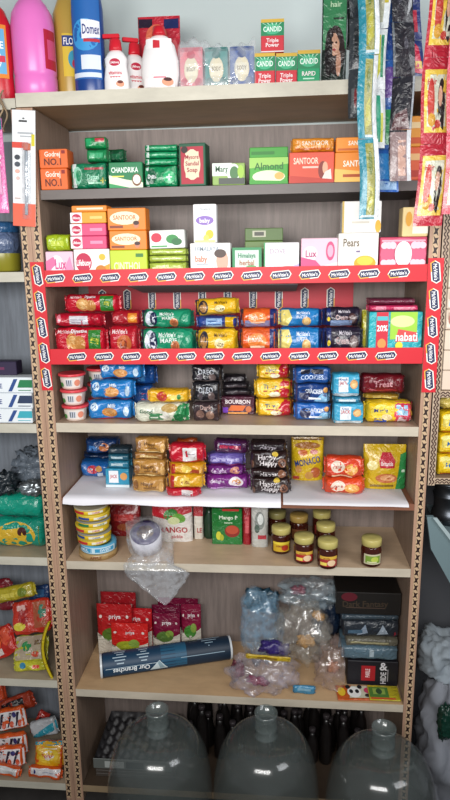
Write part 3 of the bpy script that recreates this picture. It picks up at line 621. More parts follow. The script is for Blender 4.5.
a = put('carton', 'soap_carton', 'crimson carton with white lace pattern and white round centre', 'carton', (379.5, 237, 427, 262), 's2', .05, 'c23a5c', [('e', 0, .5, .98, .48, 'd0587a'), ('r', -.92, .92, .08, .13, 'e8a8b8'), ('r', -.92, .92, .87, .92, 'e8a8b8')] + [('e', sx*ux, .5+sz*.26, .16, .1, 'f0c8d4', ang) for sx in (-1, 1) for sz in (-1, 1) for ux, ang in ((.62, .6*sx*sz), (.8, -.5*sx*sz), (.45, 1.1*sx*sz))] + [('e', 0, .5, .36, .38, 'fbf6f4')], yf=PY)
put('carton', 'soap_carton', 'white and amber carton resting on the crimson lace carton, by the right upright', 'carton', (402, 207, 430, 236.5), 's2', .045, 'e8ce90', [('r', -.2, 1, .1, .34, 'f8f0dc'), ('e', -.5, .6, .25, .25, 'e0a030')], on=a)
# ================================================================== FOURTH ROW: biscuit rolls inside the printed case
def roll(lab, rect, c, dec, on=None, yf=.012, grp=None, d=.055, **k):
    return put('wrap', 'biscuit_roll', lab, 'biscuits', rect, 's3', d, c, dec, on=on, yf=yf, n=2.1, grp=grp, amp=.0042, ff=.16, **k)
BIS = lambda u, v, r=.2, a=.3: [('e', u, v, r, a, 'd89850'), ('e', u+.02, v+.02, r*.75, a*.72, 'e8b878')]
RD = BIS(-.25, .45, .24, .34)+[('e', .02, .4, .2, .3, 'c88a48'), ('r', .35, .8, .1, .9, '2a7a2a'), ('t', 'EXTRA', .58, .52, .3, 'f0e850', .42, 1.35), ('t', "McVitie's", -.5, .84, .12, 'f4d0d0', .7), ('t', 'Digestive', .0, .86, .12, 'ffffff', .6)]
RG_ = 'red biscuit rolls in the printed case'
a = roll('red digestive biscuit roll with green extra band, bottom of the left pile', (50, 327, 106, 348.5), 'c4142c', RD, grp=RG_)
b = roll('red biscuit roll with a white printed panel in front, middle of the left pile', (53, 313, 103, 327.5), 'b8122c', [('r', -.35, .4, .2, .8, 'd8d4dc'), ('r', -.3, .35, .3, .36, '9a90a0'), ('r', -.3, .35, .5, .56, '9a90a0'), ('e', -.75, .6, .08, .3, 'e08090')], on=a, grp=RG_)
roll('red digestive biscuit roll with green extra band, top of the left pile', (62, 294, 119, 313.5), 'c4142c', RD, on=b, grp=RG_)
a = roll('short red biscuit roll right of the left pile, lower one', (108, 325.5, 138, 348), 'bc1a2c', [('e', .1, .4, .5, .28, 'c86a38'), ('e', .0, .35, .25, .18, '8a3a20'), ('t', "McVitie's", -.2, .8, .14, 'f8e0e0', 1.0)], grp=RG_)
roll('short orange and red biscuit roll lying on the short red roll', (110, 310, 140, 325.5), 'a81826', [('r', .2, .8, .2, .8, 'e0802a'), ('e', .5, .5, .2, .2, 'f0b050')], on=a, grp=RG_)
GR = lambda: [('r', -1, -.78, .05, .95, '1a2148'), ('e', -.62, .5, .2, .42, 'd8dce8'), ('e', -.5, .5, .14, .36, '1a2148'), ('t', "McVitie's", .0, .76, .15, 'e8f4ec', .6), ('t', 'MARIE', .05, .54, .17, 'e8f4ec', .6), ('e', .28, .3, .16, .24, 'c87a48'), ('e', .28, .3, .11, .17, 'a85a38'), ('r', .9, 1, .1, .9, '12604a')]
a = roll('green biscuit roll with navy end, lower of the green pair', (140, 328, 195, 348), '1b8f68', GR(), grp='green biscuit rolls in the printed case')
roll('green biscuit roll with navy end, upper of the green pair', (140, 309, 193, 327.5), '1b8f68', GR(), on=a, grp='green biscuit rolls in the printed case')
YL = [('r', -1, -.8, .05, .95, '20264e'), ('e', -.6, .5, .22, .4, '2a2a38'), ('e', -.6, .5, .16, .3, 'b08048'), ('t', "McVitie's", .2, .75, .15, '5a3a10', .6), ('e', .15, .42, .24, .2, 'f4e8b0'), ('t', 'Nice', .15, .42, .22, '4a2a10', .4), ('r', .9, 1, .1, .9, 'e0b818')]
YG = 'yellow biscuit rolls in the printed case'
a = roll('yellow biscuit roll with navy end, bottom of the yellow pile', (193, 328.5, 237, 348.5), 'e8b61a', YL, grp=YG)
b = roll('blue and yellow biscuit roll turned to its nutrition panel, middle of the yellow pile', (193, 315.5, 238, 328.5), '24408c', [('r', -.5, .25, .15, .8, '8fb4dc'), ('r', -.4, .2, .3, .38, '3a5a98'), ('r', -.4, .2, .55, .63, '3a5a98'), ('r', .4, .95, .1, .9, 'e8b61a')], on=a, grp=YG)
roll('yellow biscuit roll with navy end, top of the yellow pile', (195, 298, 239, 316), 'e8b61a', YL, on=b, ry=-.04, grp=YG)
OG = [('r', -1, -.82, .05, .95, '1a2250'), ('r', .62, 1, .05, .95, '1c2a66'), ('e', -.05, .5, .5, .3, 'f08a40'), ('t', 'Hobnob', -.1, .6, .22, 'fff0e0', .8), ('r', -.4, .35, .24, .32, 'ffe0c0')]
OGG = 'orange biscuit rolls in the printed case'
a = roll('orange biscuit roll with blue twisted end, lower of the orange pair', (234, 327.5, 277, 348), 'dd5a1e', OG, grp=OGG)
roll('orange biscuit roll with blue twisted end, upper of the orange pair', (234, 308, 277, 327.5), 'dd5a1e', [('r', -1, .6, .03, .38, '8f9ac8')]+OG, on=a, grp=OGG)
BY = [('p', [(-1, .1), (-.55, .08), (-.35, .5), (-.5, .92), (-1, .9)], 'e6d478'), ('t', "McVitie's", .15, .76, .15, 'e8f0ff', .6), ('t', 'BUTTER', .1, .56, .14, 'e8f0ff', .5), ('e', .3, .32, .2, .24, 'd8a860'), ('e', .3, .32, .13, .16, 'ecc888'), ('r', .85, 1, .05, .95, '17306a')]
a = roll('blue biscuit roll with pale yellow end, lower of the blue pair', (277, 327, 322, 347.5), '1f78b8', BY, grp='blue biscuit rolls in the printed case')
roll('blue biscuit roll with pale yellow end, upper of the blue pair', (277, 308, 322, 327), '1f78b8', BY, on=a, grp='blue biscuit rolls in the printed case')
DP = [('r', -1, -.6, .05, .95, '1c2a66'), ('e', -.7, .4, .08, .12, 'e8d040'), ('t', "McVitie's", .1, .78, .14, 'd8d0d8', .6), ('t', 'Cream', -.05, .5, .24, 'c8a8a8', .6), ('e', .5, .4, .22, .3, '4a2c2c'), ('e', .5, .4, .14, .2, '8a7a78')]
DPG = 'dark chocolate biscuit rolls in the printed case'
a = roll('dark brown biscuit roll with blue end, lower of the dark pair', (320, 326.5, 364, 347.5), '241c2e', DP, grp=DPG)
roll('dark brown biscuit roll with blue panel, upper of the dark pair', (320, 307, 362, 326.5), '241c2e', DP+[('r', -.6, .5, .03, .34, '8ea4cc')], on=a, grp=DPG)
a = put('pouch', 'wafer_packet', 'yellow green wafer packet edge left of the turquoise wafer packet', 'wafers', (362, 310, 384, 347), 's3', .03, 'c8c41e', [('r', -.9, -.5, .1, .9, 'e8e040')], yf=.07)
a = put('carton', 'wafer_packet', 'large turquoise wafer packet with a red band and green cheese picture', 'wafers', (368.5, 312, 422, 347.5), 's3', .05, '2ab0ba', [('r', -.72, -.28, 0, 1, 'c81c34'), ('t', '20%', -.5, .62, .14, 'ffffff', .4), ('e', -.5, .25, .16, .12, 'e89048'), ('r', -.7, -.3, .8, .9, '4ab8c0'), ('p', [(-.2, .35), (.8, .38), (.8, 1), (-.2, 1)], '9ccc3c'), ('e', .25, .78, .45, .14, 'd4ec9a'), ('p', [(.0, .3), (.85, .3), (.8, .52), (.1, .6)], 'e04848'), ('t', 'nabati', .42, .42, .2, 'fff0f0', .8), ('e', .15, .2, .14, .1, 'e8d838')], skin='film', yf=.008)
k = .0
for i, lab in enumerate(('lower', 'upper')):
    a = put('wrap', 'wafer_packet', 'flat magenta wafer packet lying on the turquoise one, %s of two' % lab, 'wafers', (368, 304.5-6.5*i, 419-3*i, 311-6.5*i), 's3', .07, ('c82a5c', '6e2a40')[i], [('r', -.7, -.3, .2, .8, 'f090a8'), ('r', .0, .8, .3, .7, 'e88aa0')] if not i else [], on=a, n=3, ff=.05, grp='magenta wafer packets in the printed case')

# ================================================================== FIFTH ROW (shelf s4)
def tub(lab, px, pyb, y, base=None, grp='red lidded plastic tubs'):
    if base is None: q = on_z(px, pyb, zs('s4', on_y(px, pyb, 0).x)); X, Y, Z = q.x, y, zs('s4', q.x)
    else: X, Y, Z = base
    e = empty('plastic_tub', (X, Y, Z)); tag(e, lab, 'tub', grp)
    mb = MB(); mb.lathe([(.024, .0006), (.0262, .003), (.031, .034), (.0315, .0345)], 'dcc8bc', 'plastic'); mb.build('body', e)
    mb = MB(); mb.lathe([(.0335, .0345), (.0355, .0355), (.0355, .0405), (.0335, .0415), (.030, .0412)], 'd8404a', 'plastic'); mb.build('lid', e)
    cyl_label(e, 'paper_label', .0268, .006, .031, -150, -30, 'e6dcd4', [('r', -.25, .3, .15, .85, 'c8ccd4'), ('r', -.2, -.12, .2, .8, '303848'), ('r', -.02, .05, .2, .8, '303848'), ('r', .15, .2, .2, .8, '303848'), ('e', -.7, .3, .2, .25, '4a8a40'), ('e', .7, .5, .25, .35, 'e08a70')], rtop=.0308)
    return (X, Y, Z+.042)
cx = on_y(75, 419, .04).x+.003
t0 = tub('red lidded tub, bottom of the stack of three at the left', 75, 419, 0, (cx, .042, zs('s4', cx)))
t1 = tub('red lidded tub, middle of the stack of three at the left', 75, 0, 0, (cx-.002, .042, t0[2]))
tub('red lidded tub, top of the stack of three at the left', 75, 0, 0, (cx-.004, .042, t1[2]))
t0 = tub('red lidded tub set back behind the stack of three, lower', 93, 0, 0, (cx+.046, .125, zs('s4', cx)))
t1 = tub('red lidded tub set back behind the stack of three, middle', 93, 0, 0, (cx+.046, .125, t0[2]))
tub('red lidded tub set back behind the stack of three, upper', 93, 0, 0, (cx+.046, .125, t1[2]))
def pk(lab, rect, S, c, dec, on=None, grp=None, d=.05, n=3.4, name='biscuit_packet', **k):
    return put('wrap', name, lab, 'biscuits', rect, S, d, c, dec, on=on, grp=grp, n=n, ff=.13, amp=.0058, **k)
BL = [('e', -.65, .68, .16, .2, 'd8ecf8'), ('t', '5+', -.65, .68, .2, '1a5aa0', .3), ('r', -.9, .9, .02, .1, 'a82030'), ('e', .0, .4, .34, .26, 'd89048'), ('e', .02, .42, .26, .19, 'e8b070'), ('t', 'Milk', .1, .75, .17, 'f0f8ff', .6), ('e', .7, .45, .12, .25, 'c8e0f4')]
BG = 'bright blue biscuit packets beside the tubs'
a = pk('bright blue biscuit packet beside the tubs, bottom of three', (87, 399, 133, 420.5), 's4', '1f7cc4', BL, grp=BG, yf=.03)
b = pk('bright blue biscuit packet beside the tubs, middle of three', (89, 378.5, 134, 399), 's4', '1f7cc4', BL, on=a, grp=BG, yf=.04)
pk('bright blue biscuit packet beside the tubs, top of three', (98, 362, 143, 377), 's4', '1f7cc4', BL, on=b, grp=BG, yf=.05)
a = pk('deep blue biscuit packet set back, lower, with red seal end', (118, 384, 154, 402), 's4', '1c4f96', [('r', .3, .8, .2, .7, 'b82038')], yf=.12, grp='deep blue biscuit packets set back')
pk('deep blue biscuit packet set back, upper, near the red strip', (118, 364, 156, 382), 's4', '1c4f96', [('r', -.4, .4, .2, .5, '4a90d0')], on=a, grp='deep blue biscuit packets set back')
a = pk('white and green biscuit packet lying at the front', (132, 401, 188, 424), 's4', 'dcdcc8', [('p', [(.35, 0), (1, 0), (1, 1), (.7, 1)], '2a8a50'), ('e', .35, .75, .3, .2, 'b89858'), ('t', 'Good', -.5, .6, .2, '2a6a4a', .5), ('r', -.4, .1, .15, .5, '48885a'), ('r', -.35, .05, .25, .32, 'e8f0e0'), ('e', .15, .4, .18, .2, 'f0ece0'), ('e', .7, .3, .2, .2, '1f6a3a')], d=.06)
pk('yellow and orange biscuit packet on the white and green one', (147, 388, 190, 401), 's4', 'e8b022', [('e', -.3, .5, .25, .35, 'c03a28'), ('r', .1, .7, .3, .6, 'f4d868'), ('e', .5, .5, .1, .2, '3a8a40')], on=a, rz=.08)
BK = [('t', 'OREO', .0, .6, .3, 'c8ccd4', 1.0), ('e', -.4, .3, .2, .2, '504850'), ('e', .4, .3, .24, .22, '6a5a58'), ('r', -.8, .8, .05, .12, '5a5050')]
KG = 'black biscuit packets in the middle pile'
a = pk('dark brown cookie packet, bottom of the black pile', (187, 400.5, 220, 422.5), 's4', '3a2c30', [('e', -.4, .4, .3, .22, '8a6a60'), ('e', .3, .35, .3, .24, '9a7868'), ('t', 'Dark', 0, .75, .2, 'c8a8a0', 1)], grp=KG)
b = pk('black cookie packet with pale print, middle of the black pile', (189, 380.5, 220, 400.5), 's4', '1d1c22', BK, on=a, grp=KG)
pk('black cookie packet with pale print, top of the black pile', (190, 364, 222, 380.5), 's4', '1d1c22', BK, on=b, grp=KG, rz=-.06)
a = put('carton', 'biscuit_packet', 'purple and orange cream biscuit packet with bold white name, in the middle of the shelf', 'biscuits', (221.5, 394, 254.5, 414.5), 's4', .07, '552338', [('t', 'BOURBON', .0, .72, .22, 'f6ecec', 1.5), ('p', [(-.6, .2), (.3, .2), (.5, .5), (-.4, .52)], 'd86a2c'), ('r', -.9, -.6, .1, .4, '7a3ac0'), ('e', .65, .3, .18, .18, 'c87040'), ('r', -.6, .6, .04, .12, 'e8a050')], skin='film')
for i, lab in enumerate(('lower', 'middle', 'upper')):
    a = pk('thin near black packet lying on the purple and orange packet, %s' % lab, (221.5, 387.5-6.5*i, 252-3*i, 393.5-6.5*i), 's4', '29242a', [('r', -.6, .6, .4, .7, '4c444a')], on=a, d=.06, grp='near black packets on the purple packet')
YR = [('p', [(-.1, 0), (.6, 0), (1, .0), (1, 1), (.5, 1)], 'c82034'), ('e', -.15, .55, .5, .34, 'f4dc60'), ('t', 'Tiger', -.15, .62, .24, '1f4a9a', .8), ('e', .1, .25, .3, .14, 'f0e8c8'), ('r', -.5, .2, .38, .44, 'c04040')]
YRG = 'yellow and red biscuit packets in the middle pile'
a = pk('yellow and red biscuit packet, bottom of three', (256, 397.5, 293, 417.5), 's4', 'eebc1c', YR, grp=YRG)
b = pk('yellow and red biscuit packet, middle of three', (254, 378, 292, 397.5), 's4', 'eebc1c', YR, on=a, grp=YRG)
pk('yellow and red biscuit packet, top of three', (257, 362.5, 290, 378), 's4', 'eebc1c', YR, on=b, grp=YRG, rz=.05)
B2 = [('p', [(.1, .1), (1, 0), (1, .5), (.5, .5)], '8cc4e8'), ('e', -.4, .45, .3, .28, '2a2c50'), ('t', 'CRACKER', .1, .62, .2, 'eef6ff', 1.0), ('r', -.2, .5, .2, .3, 'f4f8ff'), ('e', .75, .7, .14, .15, 'd89a50')]
B2G = 'royal blue biscuit packets'
a = pk('royal blue biscuit packet, bottom of three beside the pale blue packets', (292, 401.5, 331, 421.5), 's4', '2466b8', B2, grp=B2G)
b = pk('dark blue biscuit packet, middle of three beside the pale blue packets', (291, 382.5, 330, 401.5), 's4', '1a3f80', B2, on=a, grp=B2G)
pk('royal blue biscuit packet with black top, uppermost of three', (292, 366, 331, 382.5), 's4', '1d549e', [('r', -.6, .6, .6, .9, '1a1c30'), ('t', 'COOKIES', 0, .4, .26, 'd8e8ff', 1.2)], on=b, grp=B2G)
LBk = [('r', -.55, .15, .2, .85, 'e8eef2'), ('t', 'JACK', -.2, .6, .16, 'c03040', .6), ('t', 'Krack', -.2, .76, .1, '2a5aa0', .6), ('e', .55, .55, .28, .2, 'e0a060'), ('e', .55, .55, .2, .14, 'ecc080'), ('r', -.95, .95, .02, .16, 'd8e4ea')]
L2G = 'pale blue cracker packets'
a = put('wrap', 'biscuit_packet', 'pale blue and white cracker packet, lowest of the pale blue pile', 'biscuits', (333, 401.5, 364, 424), 's4', .05, '3ca6cc', LBk, n=5, ff=.07, grp=L2G)
a = put('wrap', 'biscuit_packet', 'thin pale blue cracker packet lying flat in the middle of the pale blue pile', 'biscuits', (333, 395, 361, 401), 's4', .05, '2a7c9c', [('r', -.6, .6, .3, .6, 'd8e8ee')], on=a, n=4, grp=L2G)
put('wrap', 'biscuit_packet', 'pale blue and white cracker packet, top of the pale blue pile', 'biscuits', (332, 372, 360, 395), 's4', .05, '3ca6cc', LBk, on=a, n=5, ff=.07, grp=L2G)
a = pk('yellow, pink and blue biscuit packet at the right end of the row of blue packets', (362, 399.5, 414, 424), 's4', 'f0c81e', [('p', [(.15, 0), (.75, 0), (1, 0), (1, 1), (.25, 1)], 'd83a58'), ('r', .28, .72, .4, .85, '9ac8e4'), ('r', .35, .85, .06, .32, 'f4e0e4'), ('e', -.35, .55, .42, .34, 'f6de50'), ('t', 'Marie', -.35, .62, .2, '2040a0', .7), ('r', -.6, -.1, .05, .25, '2a4aa0'), ('e', -.1, .3, .2, .14, 'f0d8a0')], d=.06)
b = pk('dull mustard biscuit packet lying below the dark red cake packet', (364, 393.5, 400, 399.5), 's4', 'a8862c', [('r', -.5, .5, .3, .6, 'e8d888')], on=a, yf=.05)
pk('dark red cake packet with pale script, at the right end under the red strip', (360, 373, 406, 393.5), 's4', '701420', [('t', 'Treat', .0, .55, .3, 'd89aa0', 1.4), ('r', -.6, .6, .2, .26, 'b0303a')], on=b, yf=.05, d=.06)

# ================================================================== SIXTH ROW (paper lined shelf s5)
pz = zs('s5', .4)
# papers
def paper(x0, x1, drop, zoff, lab, c, sd, yf0=-.003):
    mb = MB(); P = []
    for i in range(31):
        x = x0+(x1-x0)*i/30; row = []; dr = drop*(1+.5*noise.noise(Vector((x*9, sd, 0))))
        for j in range(13):
            t = j/12
            if t <= .75: yy = D-.02-(D-.02-yf0)*t/.75; zz = zoff+.0018*abs(noise.noise(Vector((x*20, yy*20, sd))))
            else:
                q = (t-.75)/.25; yy = yf0-.006*math.sin(q*1.6)-.001; zz = zoff-dr*q
            row.append((x, yy, zz+pz+.0006))
        P.append(row)
    mb.grid(P, c, 'paper', True)
    P2 = [[(a, b-.0003, c_-.0006) for a, b, c_ in r] for r in P][::-1]
    mb.grid(P2, c, 'paper', True)
    return tag(mb.build('paper_liner'), lab, 'paper', 'white paper shelf liners')
paper(.006, .582, .014, .0012, 'white paper liner hanging over the shelf edge, under the blue, gold and purple packets', 'e8e6ec', 1)
paper(.588, .905, .006, .0012, 'grey white paper liner lying flat under the yellow and orange packets', 'dcdade', 5, -.002)
SH['s5'] = (SH['s5'][0]+.0032, 0.0)
GG = 'blue biscuit packets on the paper liner'
a = pk('blue biscuit packet with red oval at the left end of the paper liner, lowest', (72, 458.5, 111, 478.5), 's5', '1b62ac', [('e', -.1, .55, .35, .25, 'c83040'), ('t', 'Britannia', -.1, .58, .16, 'ffffff', .6), ('e', .3, .6, .2, .2, 'd89a50'), ('r', .2, .5, .1, .35, 'd0dcec')], grp=GG, d=.07)
b = pk('dark navy packet between two blue packets at the left end', (80, 452, 118, 459), 's5', '142a4e', [], on=a, yf=a['yf']+.03, grp=GG, d=.07)
pk('blue packet with small orange biscuit picture, at the top left of the liner row', (84, 437, 118, 452), 's5', '15386c', [('e', .2, .5, .3, .25, 'c87a48'), ('r', -.7, -.2, .3, .6, '3a7ac0')], on=b, grp=GG, d=.06)
a = put('carton', 'biscuit_packet', 'small pale blue packet with white and red print, before the blue packets', 'biscuits', (106, 466, 129.5, 487.5), 's5', .05, '2f98bc', [('r', -.7, .1, .25, .9, 'e8eaee'), ('t', 'JACK', -.3, .6, .18, 'c03040', .6), ('e', .55, .6, .3, .2, 'd89a58'), ('r', -1, 1, 0, .15, 'd8e4e8')], skin='film')
for i, lab in enumerate(('first', 'second', 'third')):
    a = put('wrap', 'biscuit_packet', 'thin teal blue packet lying in layers on the pale blue one, %s layer' % lab, 'biscuits', (107, 458.5-6.5*i, 130, 464.5-6.5*i), 's5', .05, ('2a7a98', '205a70', '2a3c48')[i], [('r', -.6, .4, .4, .7, 'b0c8d0')] if i < 2 else [], on=a, n=4, ff=.08, grp='teal packets in layers')
GO = [('t', 'Happy', -.05, .62, .22, '5a3418', 1.0), ('t', 'cookies', .1, .38, .18, '6a4420', 1.0), ('r', -.7, .7, .08, .16, 'e8cc90'), ('e', -.7, .5, .14, .3, '8a5a28'), ('e', .75, .4, .14, .3, 'e8b870')]
GOG = 'gold biscuit packets'
a = pk('gold brown biscuit packet, lowest of the gold pile', (131, 474.5, 166, 493), 's5', 'c08c44', GO, grp=GOG)
b = pk('gold brown biscuit packet, second from bottom of the gold pile', (132, 457.5, 167, 474.5), 's5', 'c08c44', GO, on=a, grp=GOG)
b = pk('thin gold biscuit packet lying flat in the gold pile', (133, 451, 165, 457), 's5', 'a8743a', [('r', -.6, .6, .3, .6, 'e0c080')], on=b, grp=GOG)
pk('gold brown biscuit packet, topmost of the gold pile', (134, 436.5, 167, 451), 's5', 'c08c44', GO, on=b, grp=GOG)
a = pk('red biscuit packet with white label, lowest of the red and yellow pile', (161, 486, 200, 497.5), 's5', 'c41c30', [('r', -.05, .6, .2, .85, 'e0d8d8'), ('r', 0, .5, .3, .4, '8a8088')], grp='red and yellow biscuit packets')
b = pk('yellow biscuit packet with red ends, second from bottom', (167, 472, 204, 486), 's5', 'dca41c', [('r', -1, -.6, .1, .9, 'b82a28'), ('e', .0, .5, .3, .3, 'f0d060'), ('t', 'Good', 0, .55, .3, '8a2a20', .5)], on=a, grp='red and yellow biscuit packets')
b = pk('yellow biscuit packet with red ends, second from top', (168, 461, 205, 472), 's5', 'd89a1a', [('r', -1, -.6, .1, .9, 'c03028'), ('e', .0, .5, .3, .3, 'f0d060'), ('r', .2, .7, .2, .5, 'a84020')], on=b, grp='red and yellow biscuit packets')
pk('red biscuit packet with square white label, topmost of the pile', (168, 442.5, 205, 461), 's5', 'c4182e', [('r', -.2, .55, .15, .85, 'e4dedc'), ('r', -.1, .45, .3, .36, '908890'), ('r', -.1, .45, .5, .56, '908890')], on=b, grp='red and yellow biscuit packets')
a = pk('orange foil packet set back between the gold and red piles', (176, 437.5, 199, 497), 's5', 'b8501e', [('r', -.5, .5, .6, .8, 'e8a050')], yf=.14, d=.04)
PU = [('t', 'delight', -.4, .6, .24, 'f0e0f4', .7), ('e', .4, .55, .32, .3, 'e8e0e4'), ('e', .42, .55, .2, .2, 'd08a50'), ('r', -.7, .5, .08, .18, 'c090c8')]
PG = 'purple biscuit packets'
a = pk('purple biscuit packet with white swirl, lowest of the purple pile', (204, 472, 250, 490.5), 's5', '7a2480', PU, grp=PG)
b = pk('thin purple biscuit packet, second from bottom of the purple pile', (205, 463.5, 245, 472), 's5', '6e2478', [('e', .5, .5, .25, .4, 'd08a70'), ('t', 'delight', -.3, .5, .5, 'e0c8e8', .8)], on=a, grp=PG)
b = pk('lilac blue biscuit packet, second from top of the purple pile', (207, 451.5, 245, 463.5), 's5', '6a5aa8', [('r', -.8, .7, .4, .6, 'b8b0e0'), ('r', -.8, .9, .05, .2, '8a2a70')], on=b, grp=PG)
pk('dark magenta biscuit packet with red stripe, topmost of the purple pile', (214, 439, 249, 451.5), 's5', '4a1c48', [('r', -.7, .5, .4, .65, 'b82a50'), ('r', -.7, .5, .7, .8, '6a4a90')], on=b, rz=.08, ry=.06, grp=PG)
HH = [('t', 'Happy', -.1, .68, .28, 'f0e8e8', 1.0), ('t', 'Happy', -.02, .36, .28, 'f0e8e8', 1.0), ('e', .65, .4, .2, .26, '8a5a40'), ('e', .65, .4, .13, .16, '4a2a20'), ('e', .3, .85, .16, .12, 'd8b840'), ('e', -.85, .3, .1, .2, '6a4a38')]
HG = 'black happy biscuit packets'
a = pk('black biscuit packet with white lettering, lowest of the black pile by the yellow one', (250, 475.5, 291, 495.5), 's5', '2c1c1c', HH, grp=HG)
b = pk('black biscuit packet with white lettering, second from bottom', (250, 466.5, 290, 475.5), 's5', '2c1c1c', [('t', 'Happy', -.05, .5, .55, 'f0e8e8', .9), ('e', .6, .5, .2, .4, '8a5a40')], on=a, grp=HG)
b = pk('black biscuit packet with white lettering, second from top', (249, 449.5, 289, 466.5), 's5', '2c1c1c', HH, on=b, grp=HG)
pk('black biscuit packet, topmost and in the shadow of the shelf above', (249, 440, 287, 449.5), 's5', '241a1e', [('t', 'Happy', 0, .5, .5, 'b8b0b8', .9)], on=b, grp=HG)
MO = [('e', 0, .88, .8, .08, 'a86a28'), ('t', 'MONACO', 0, .5, .17, '20408c', 1.6, .22), ('e', -.3, .72, .3, .07, 'd87038'), ('e', .4, .74, .24, .06, 'c04030'), ('e', -.55, .3, .2, .1, 'd89a48'), ('e', .5, .22, .3, .14, 'c86a3a'), ('e', .1, .14, .26, .1, 'd8a050'), ('r', -.9, -.5, .04, .12, 'c03a28')]
put('pouch', 'biscuit_packet', 'upright yellow savoury biscuit packet with blue slanting name', 'biscuits', (291.5, 440, 323.5, 481), 's5', .045, 'ecc41c', MO, yf=None)
put('pouch', 'biscuit_packet', 'second yellow savoury packet set back behind the first, its brown top showing', 'biscuits', (291, 437, 324, 478), 's5', .03, 'c89a20', [('r', -.8, .8, .86, .96, '8a4a20')], yf=.20)
OP = [('e', -.3, .55, .35, .3, 'f0dcc8'), ('t', 'Parle', -.3, .58, .2, 'c02a20', .5), ('e', .35, .45, .35, .25, 'e8a048'), ('e', .38, .47, .22, .14, 'f0c070'), ('r', -.6, .4, .08, .16, 'f4c8a0')]
a = pk('orange red biscuit packet, lower of two beside the large yellow packet', (323, 475, 365.5, 496), 's5', 'e04a22', OP, grp='orange red biscuit packets', d=.06)
pk('orange red biscuit packet, upper of two beside the large yellow packet', (324, 455.5, 364, 475.5), 's5', 'dc4322', OP, on=a, grp='orange red biscuit packets', rz=-.05, d=.05)
put('pouch', 'biscuit_packet', 'large yellow biscuit packet with red badge and green corner, by the right panel', 'biscuits', (361, 444, 407, 489.5), 's5', .05, 'd8b418', [('p', [(.5, 0), (1, 0), (1, .85), (.7, .8)], '2a8a48'), ('r', .75, .9, .4, .46, 'd0e8d0'), ('p', [(-.25, .5), (.4, .5), (.45, .66), (.25, .84), (-.15, .84), (-.3, .66)], 'c82034'), ('t', 'Britannia', .07, .6, .09, 'fff4f0', .55), ('e', -.6, .55, .25, .1, 'f0e090'), ('e', .05, .26, .5, .11, 'c87040'), ('e', .1, .27, .34, .07, 'e8a870'), ('r', -.7, .4, .06, .11, '8a6a18')])
# ================================================================== SEVENTH ROW (shelf s6)
q = on_z(92, 560, zs('s6', .06)); TX, TY = q.x, max(.05, q.y+.045)
zc = zs('s6', TX)
spec = [('ring', .053, .017, 'a98a5a', 'brown translucent tape roll with faint lettering, at the very bottom of the round stack', 'tape_roll', 'tape roll'),
        ('ring', .049, .021, '5aa8cc', 'blue and white printed tape roll, just under the yellow round tins', 'tape_roll', 'tape roll')]
off = [.006, .008]
for i, (k_, r, h, c, lab, nm, cat) in enumerate(spec):
    mb = MB(); mb.lathe([(r-.014, 0), (r, 0), (r, h), (r-.014, h), (r-.014, 0)], c, 'plastic', cap=False, n=36)
    F = lambda x, z, o, r=r: ((r+o)*math.cos(-math.pi/2+x/r), (r+o)*math.sin(-math.pi/2+x/r), z)
    if i: decals(mb, F, r*2.6, h, [('r', -1, 1, .1, .9, 'c8e0ea'), ('r', -.9, -.1, .2, .8, '3a96c0'), ('t', 'AMUL', -.5, .5, .4, 'e8f4f8', .5), ('r', .05, .9, .25, .75, '3a96c0'), ('t', 'SWEET', .5, .5, .35, 'e8f4f8', .6)])
    else: decals(mb, F, r*2.6, h, [('t', 'APPLE', .1, .5, .5, '7a3a20', .7), ('r', -.9, -.5, .3, .6, 'c8a870'), ('r', .6, .9, .2, .5, '8a6a40')])
    o = mb.build(nm); o.location = (TX+off[i], TY, zc+.0006); zc += h+.0006; tag(o, lab, cat, 'round stack at the left')
for i in range(6):
    r = .0455; h = .0172; e = empty('round_tin', (TX-.004+.003*math.sin(i*2.3), TY+.002*math.cos(i*3), zc+.0006), .5*i*0+.2*math.sin(i*5))
    nth = ['lowest', 'second from bottom', 'third from bottom', 'third from top', 'second from top', 'topmost'][i]
    tag(e, 'yellow round cheese tin, %s of the six yellow tins in the round stack' % nth, 'tin', 'yellow round tins')
    mb = MB(); mb.lathe([(r*.95, 0), (r, .0015), (r, h*.72), (r*.98, h*.75)], 'dcb81c', 'card', n=36)
    F = lambda x, z, o, r=r: ((r+o)*math.cos(-math.pi/2+x/r), (r+o)*math.sin(-math.pi/2+x/r), z)
    cc = ['c02a30', '2a4a8a', 'b83038', '2a7a48', '30488a', 'c02a30'][i]
    decals(mb, F, r*2.6, h, [('r', -.7, -.1, .2, .62, cc), ('r', .1, .8, .25, .6, 'e8e4d0'), ('t', 'CHEESE', .45, .42, .26, cc, .6)]); mb.build('body', e)
    mb = MB(); mb.lathe([(r*1.02, h*.76), (r*1.03, h*.8), (r*1.03, h*.97), (r*.99, h), (r*.9, h*.97)], ['b8a83c', '8a8a80', 'dcc43a', '80807a', 'd8c038', 'b0a890'][i], 'card', n=36); mb.build('lid', e)
    zc += h+.0006
put('pouch', 'snack_packet', 'dark red packet set back right of the yellow round tins', 'packet', (108, 503, 140, 548), 's6', .04, '8c1c20', [('r', -.6, .6, .5, .7, 'c03a38'), ('e', 0, .3, .4, .12, 'a85a38')], yf=.16)
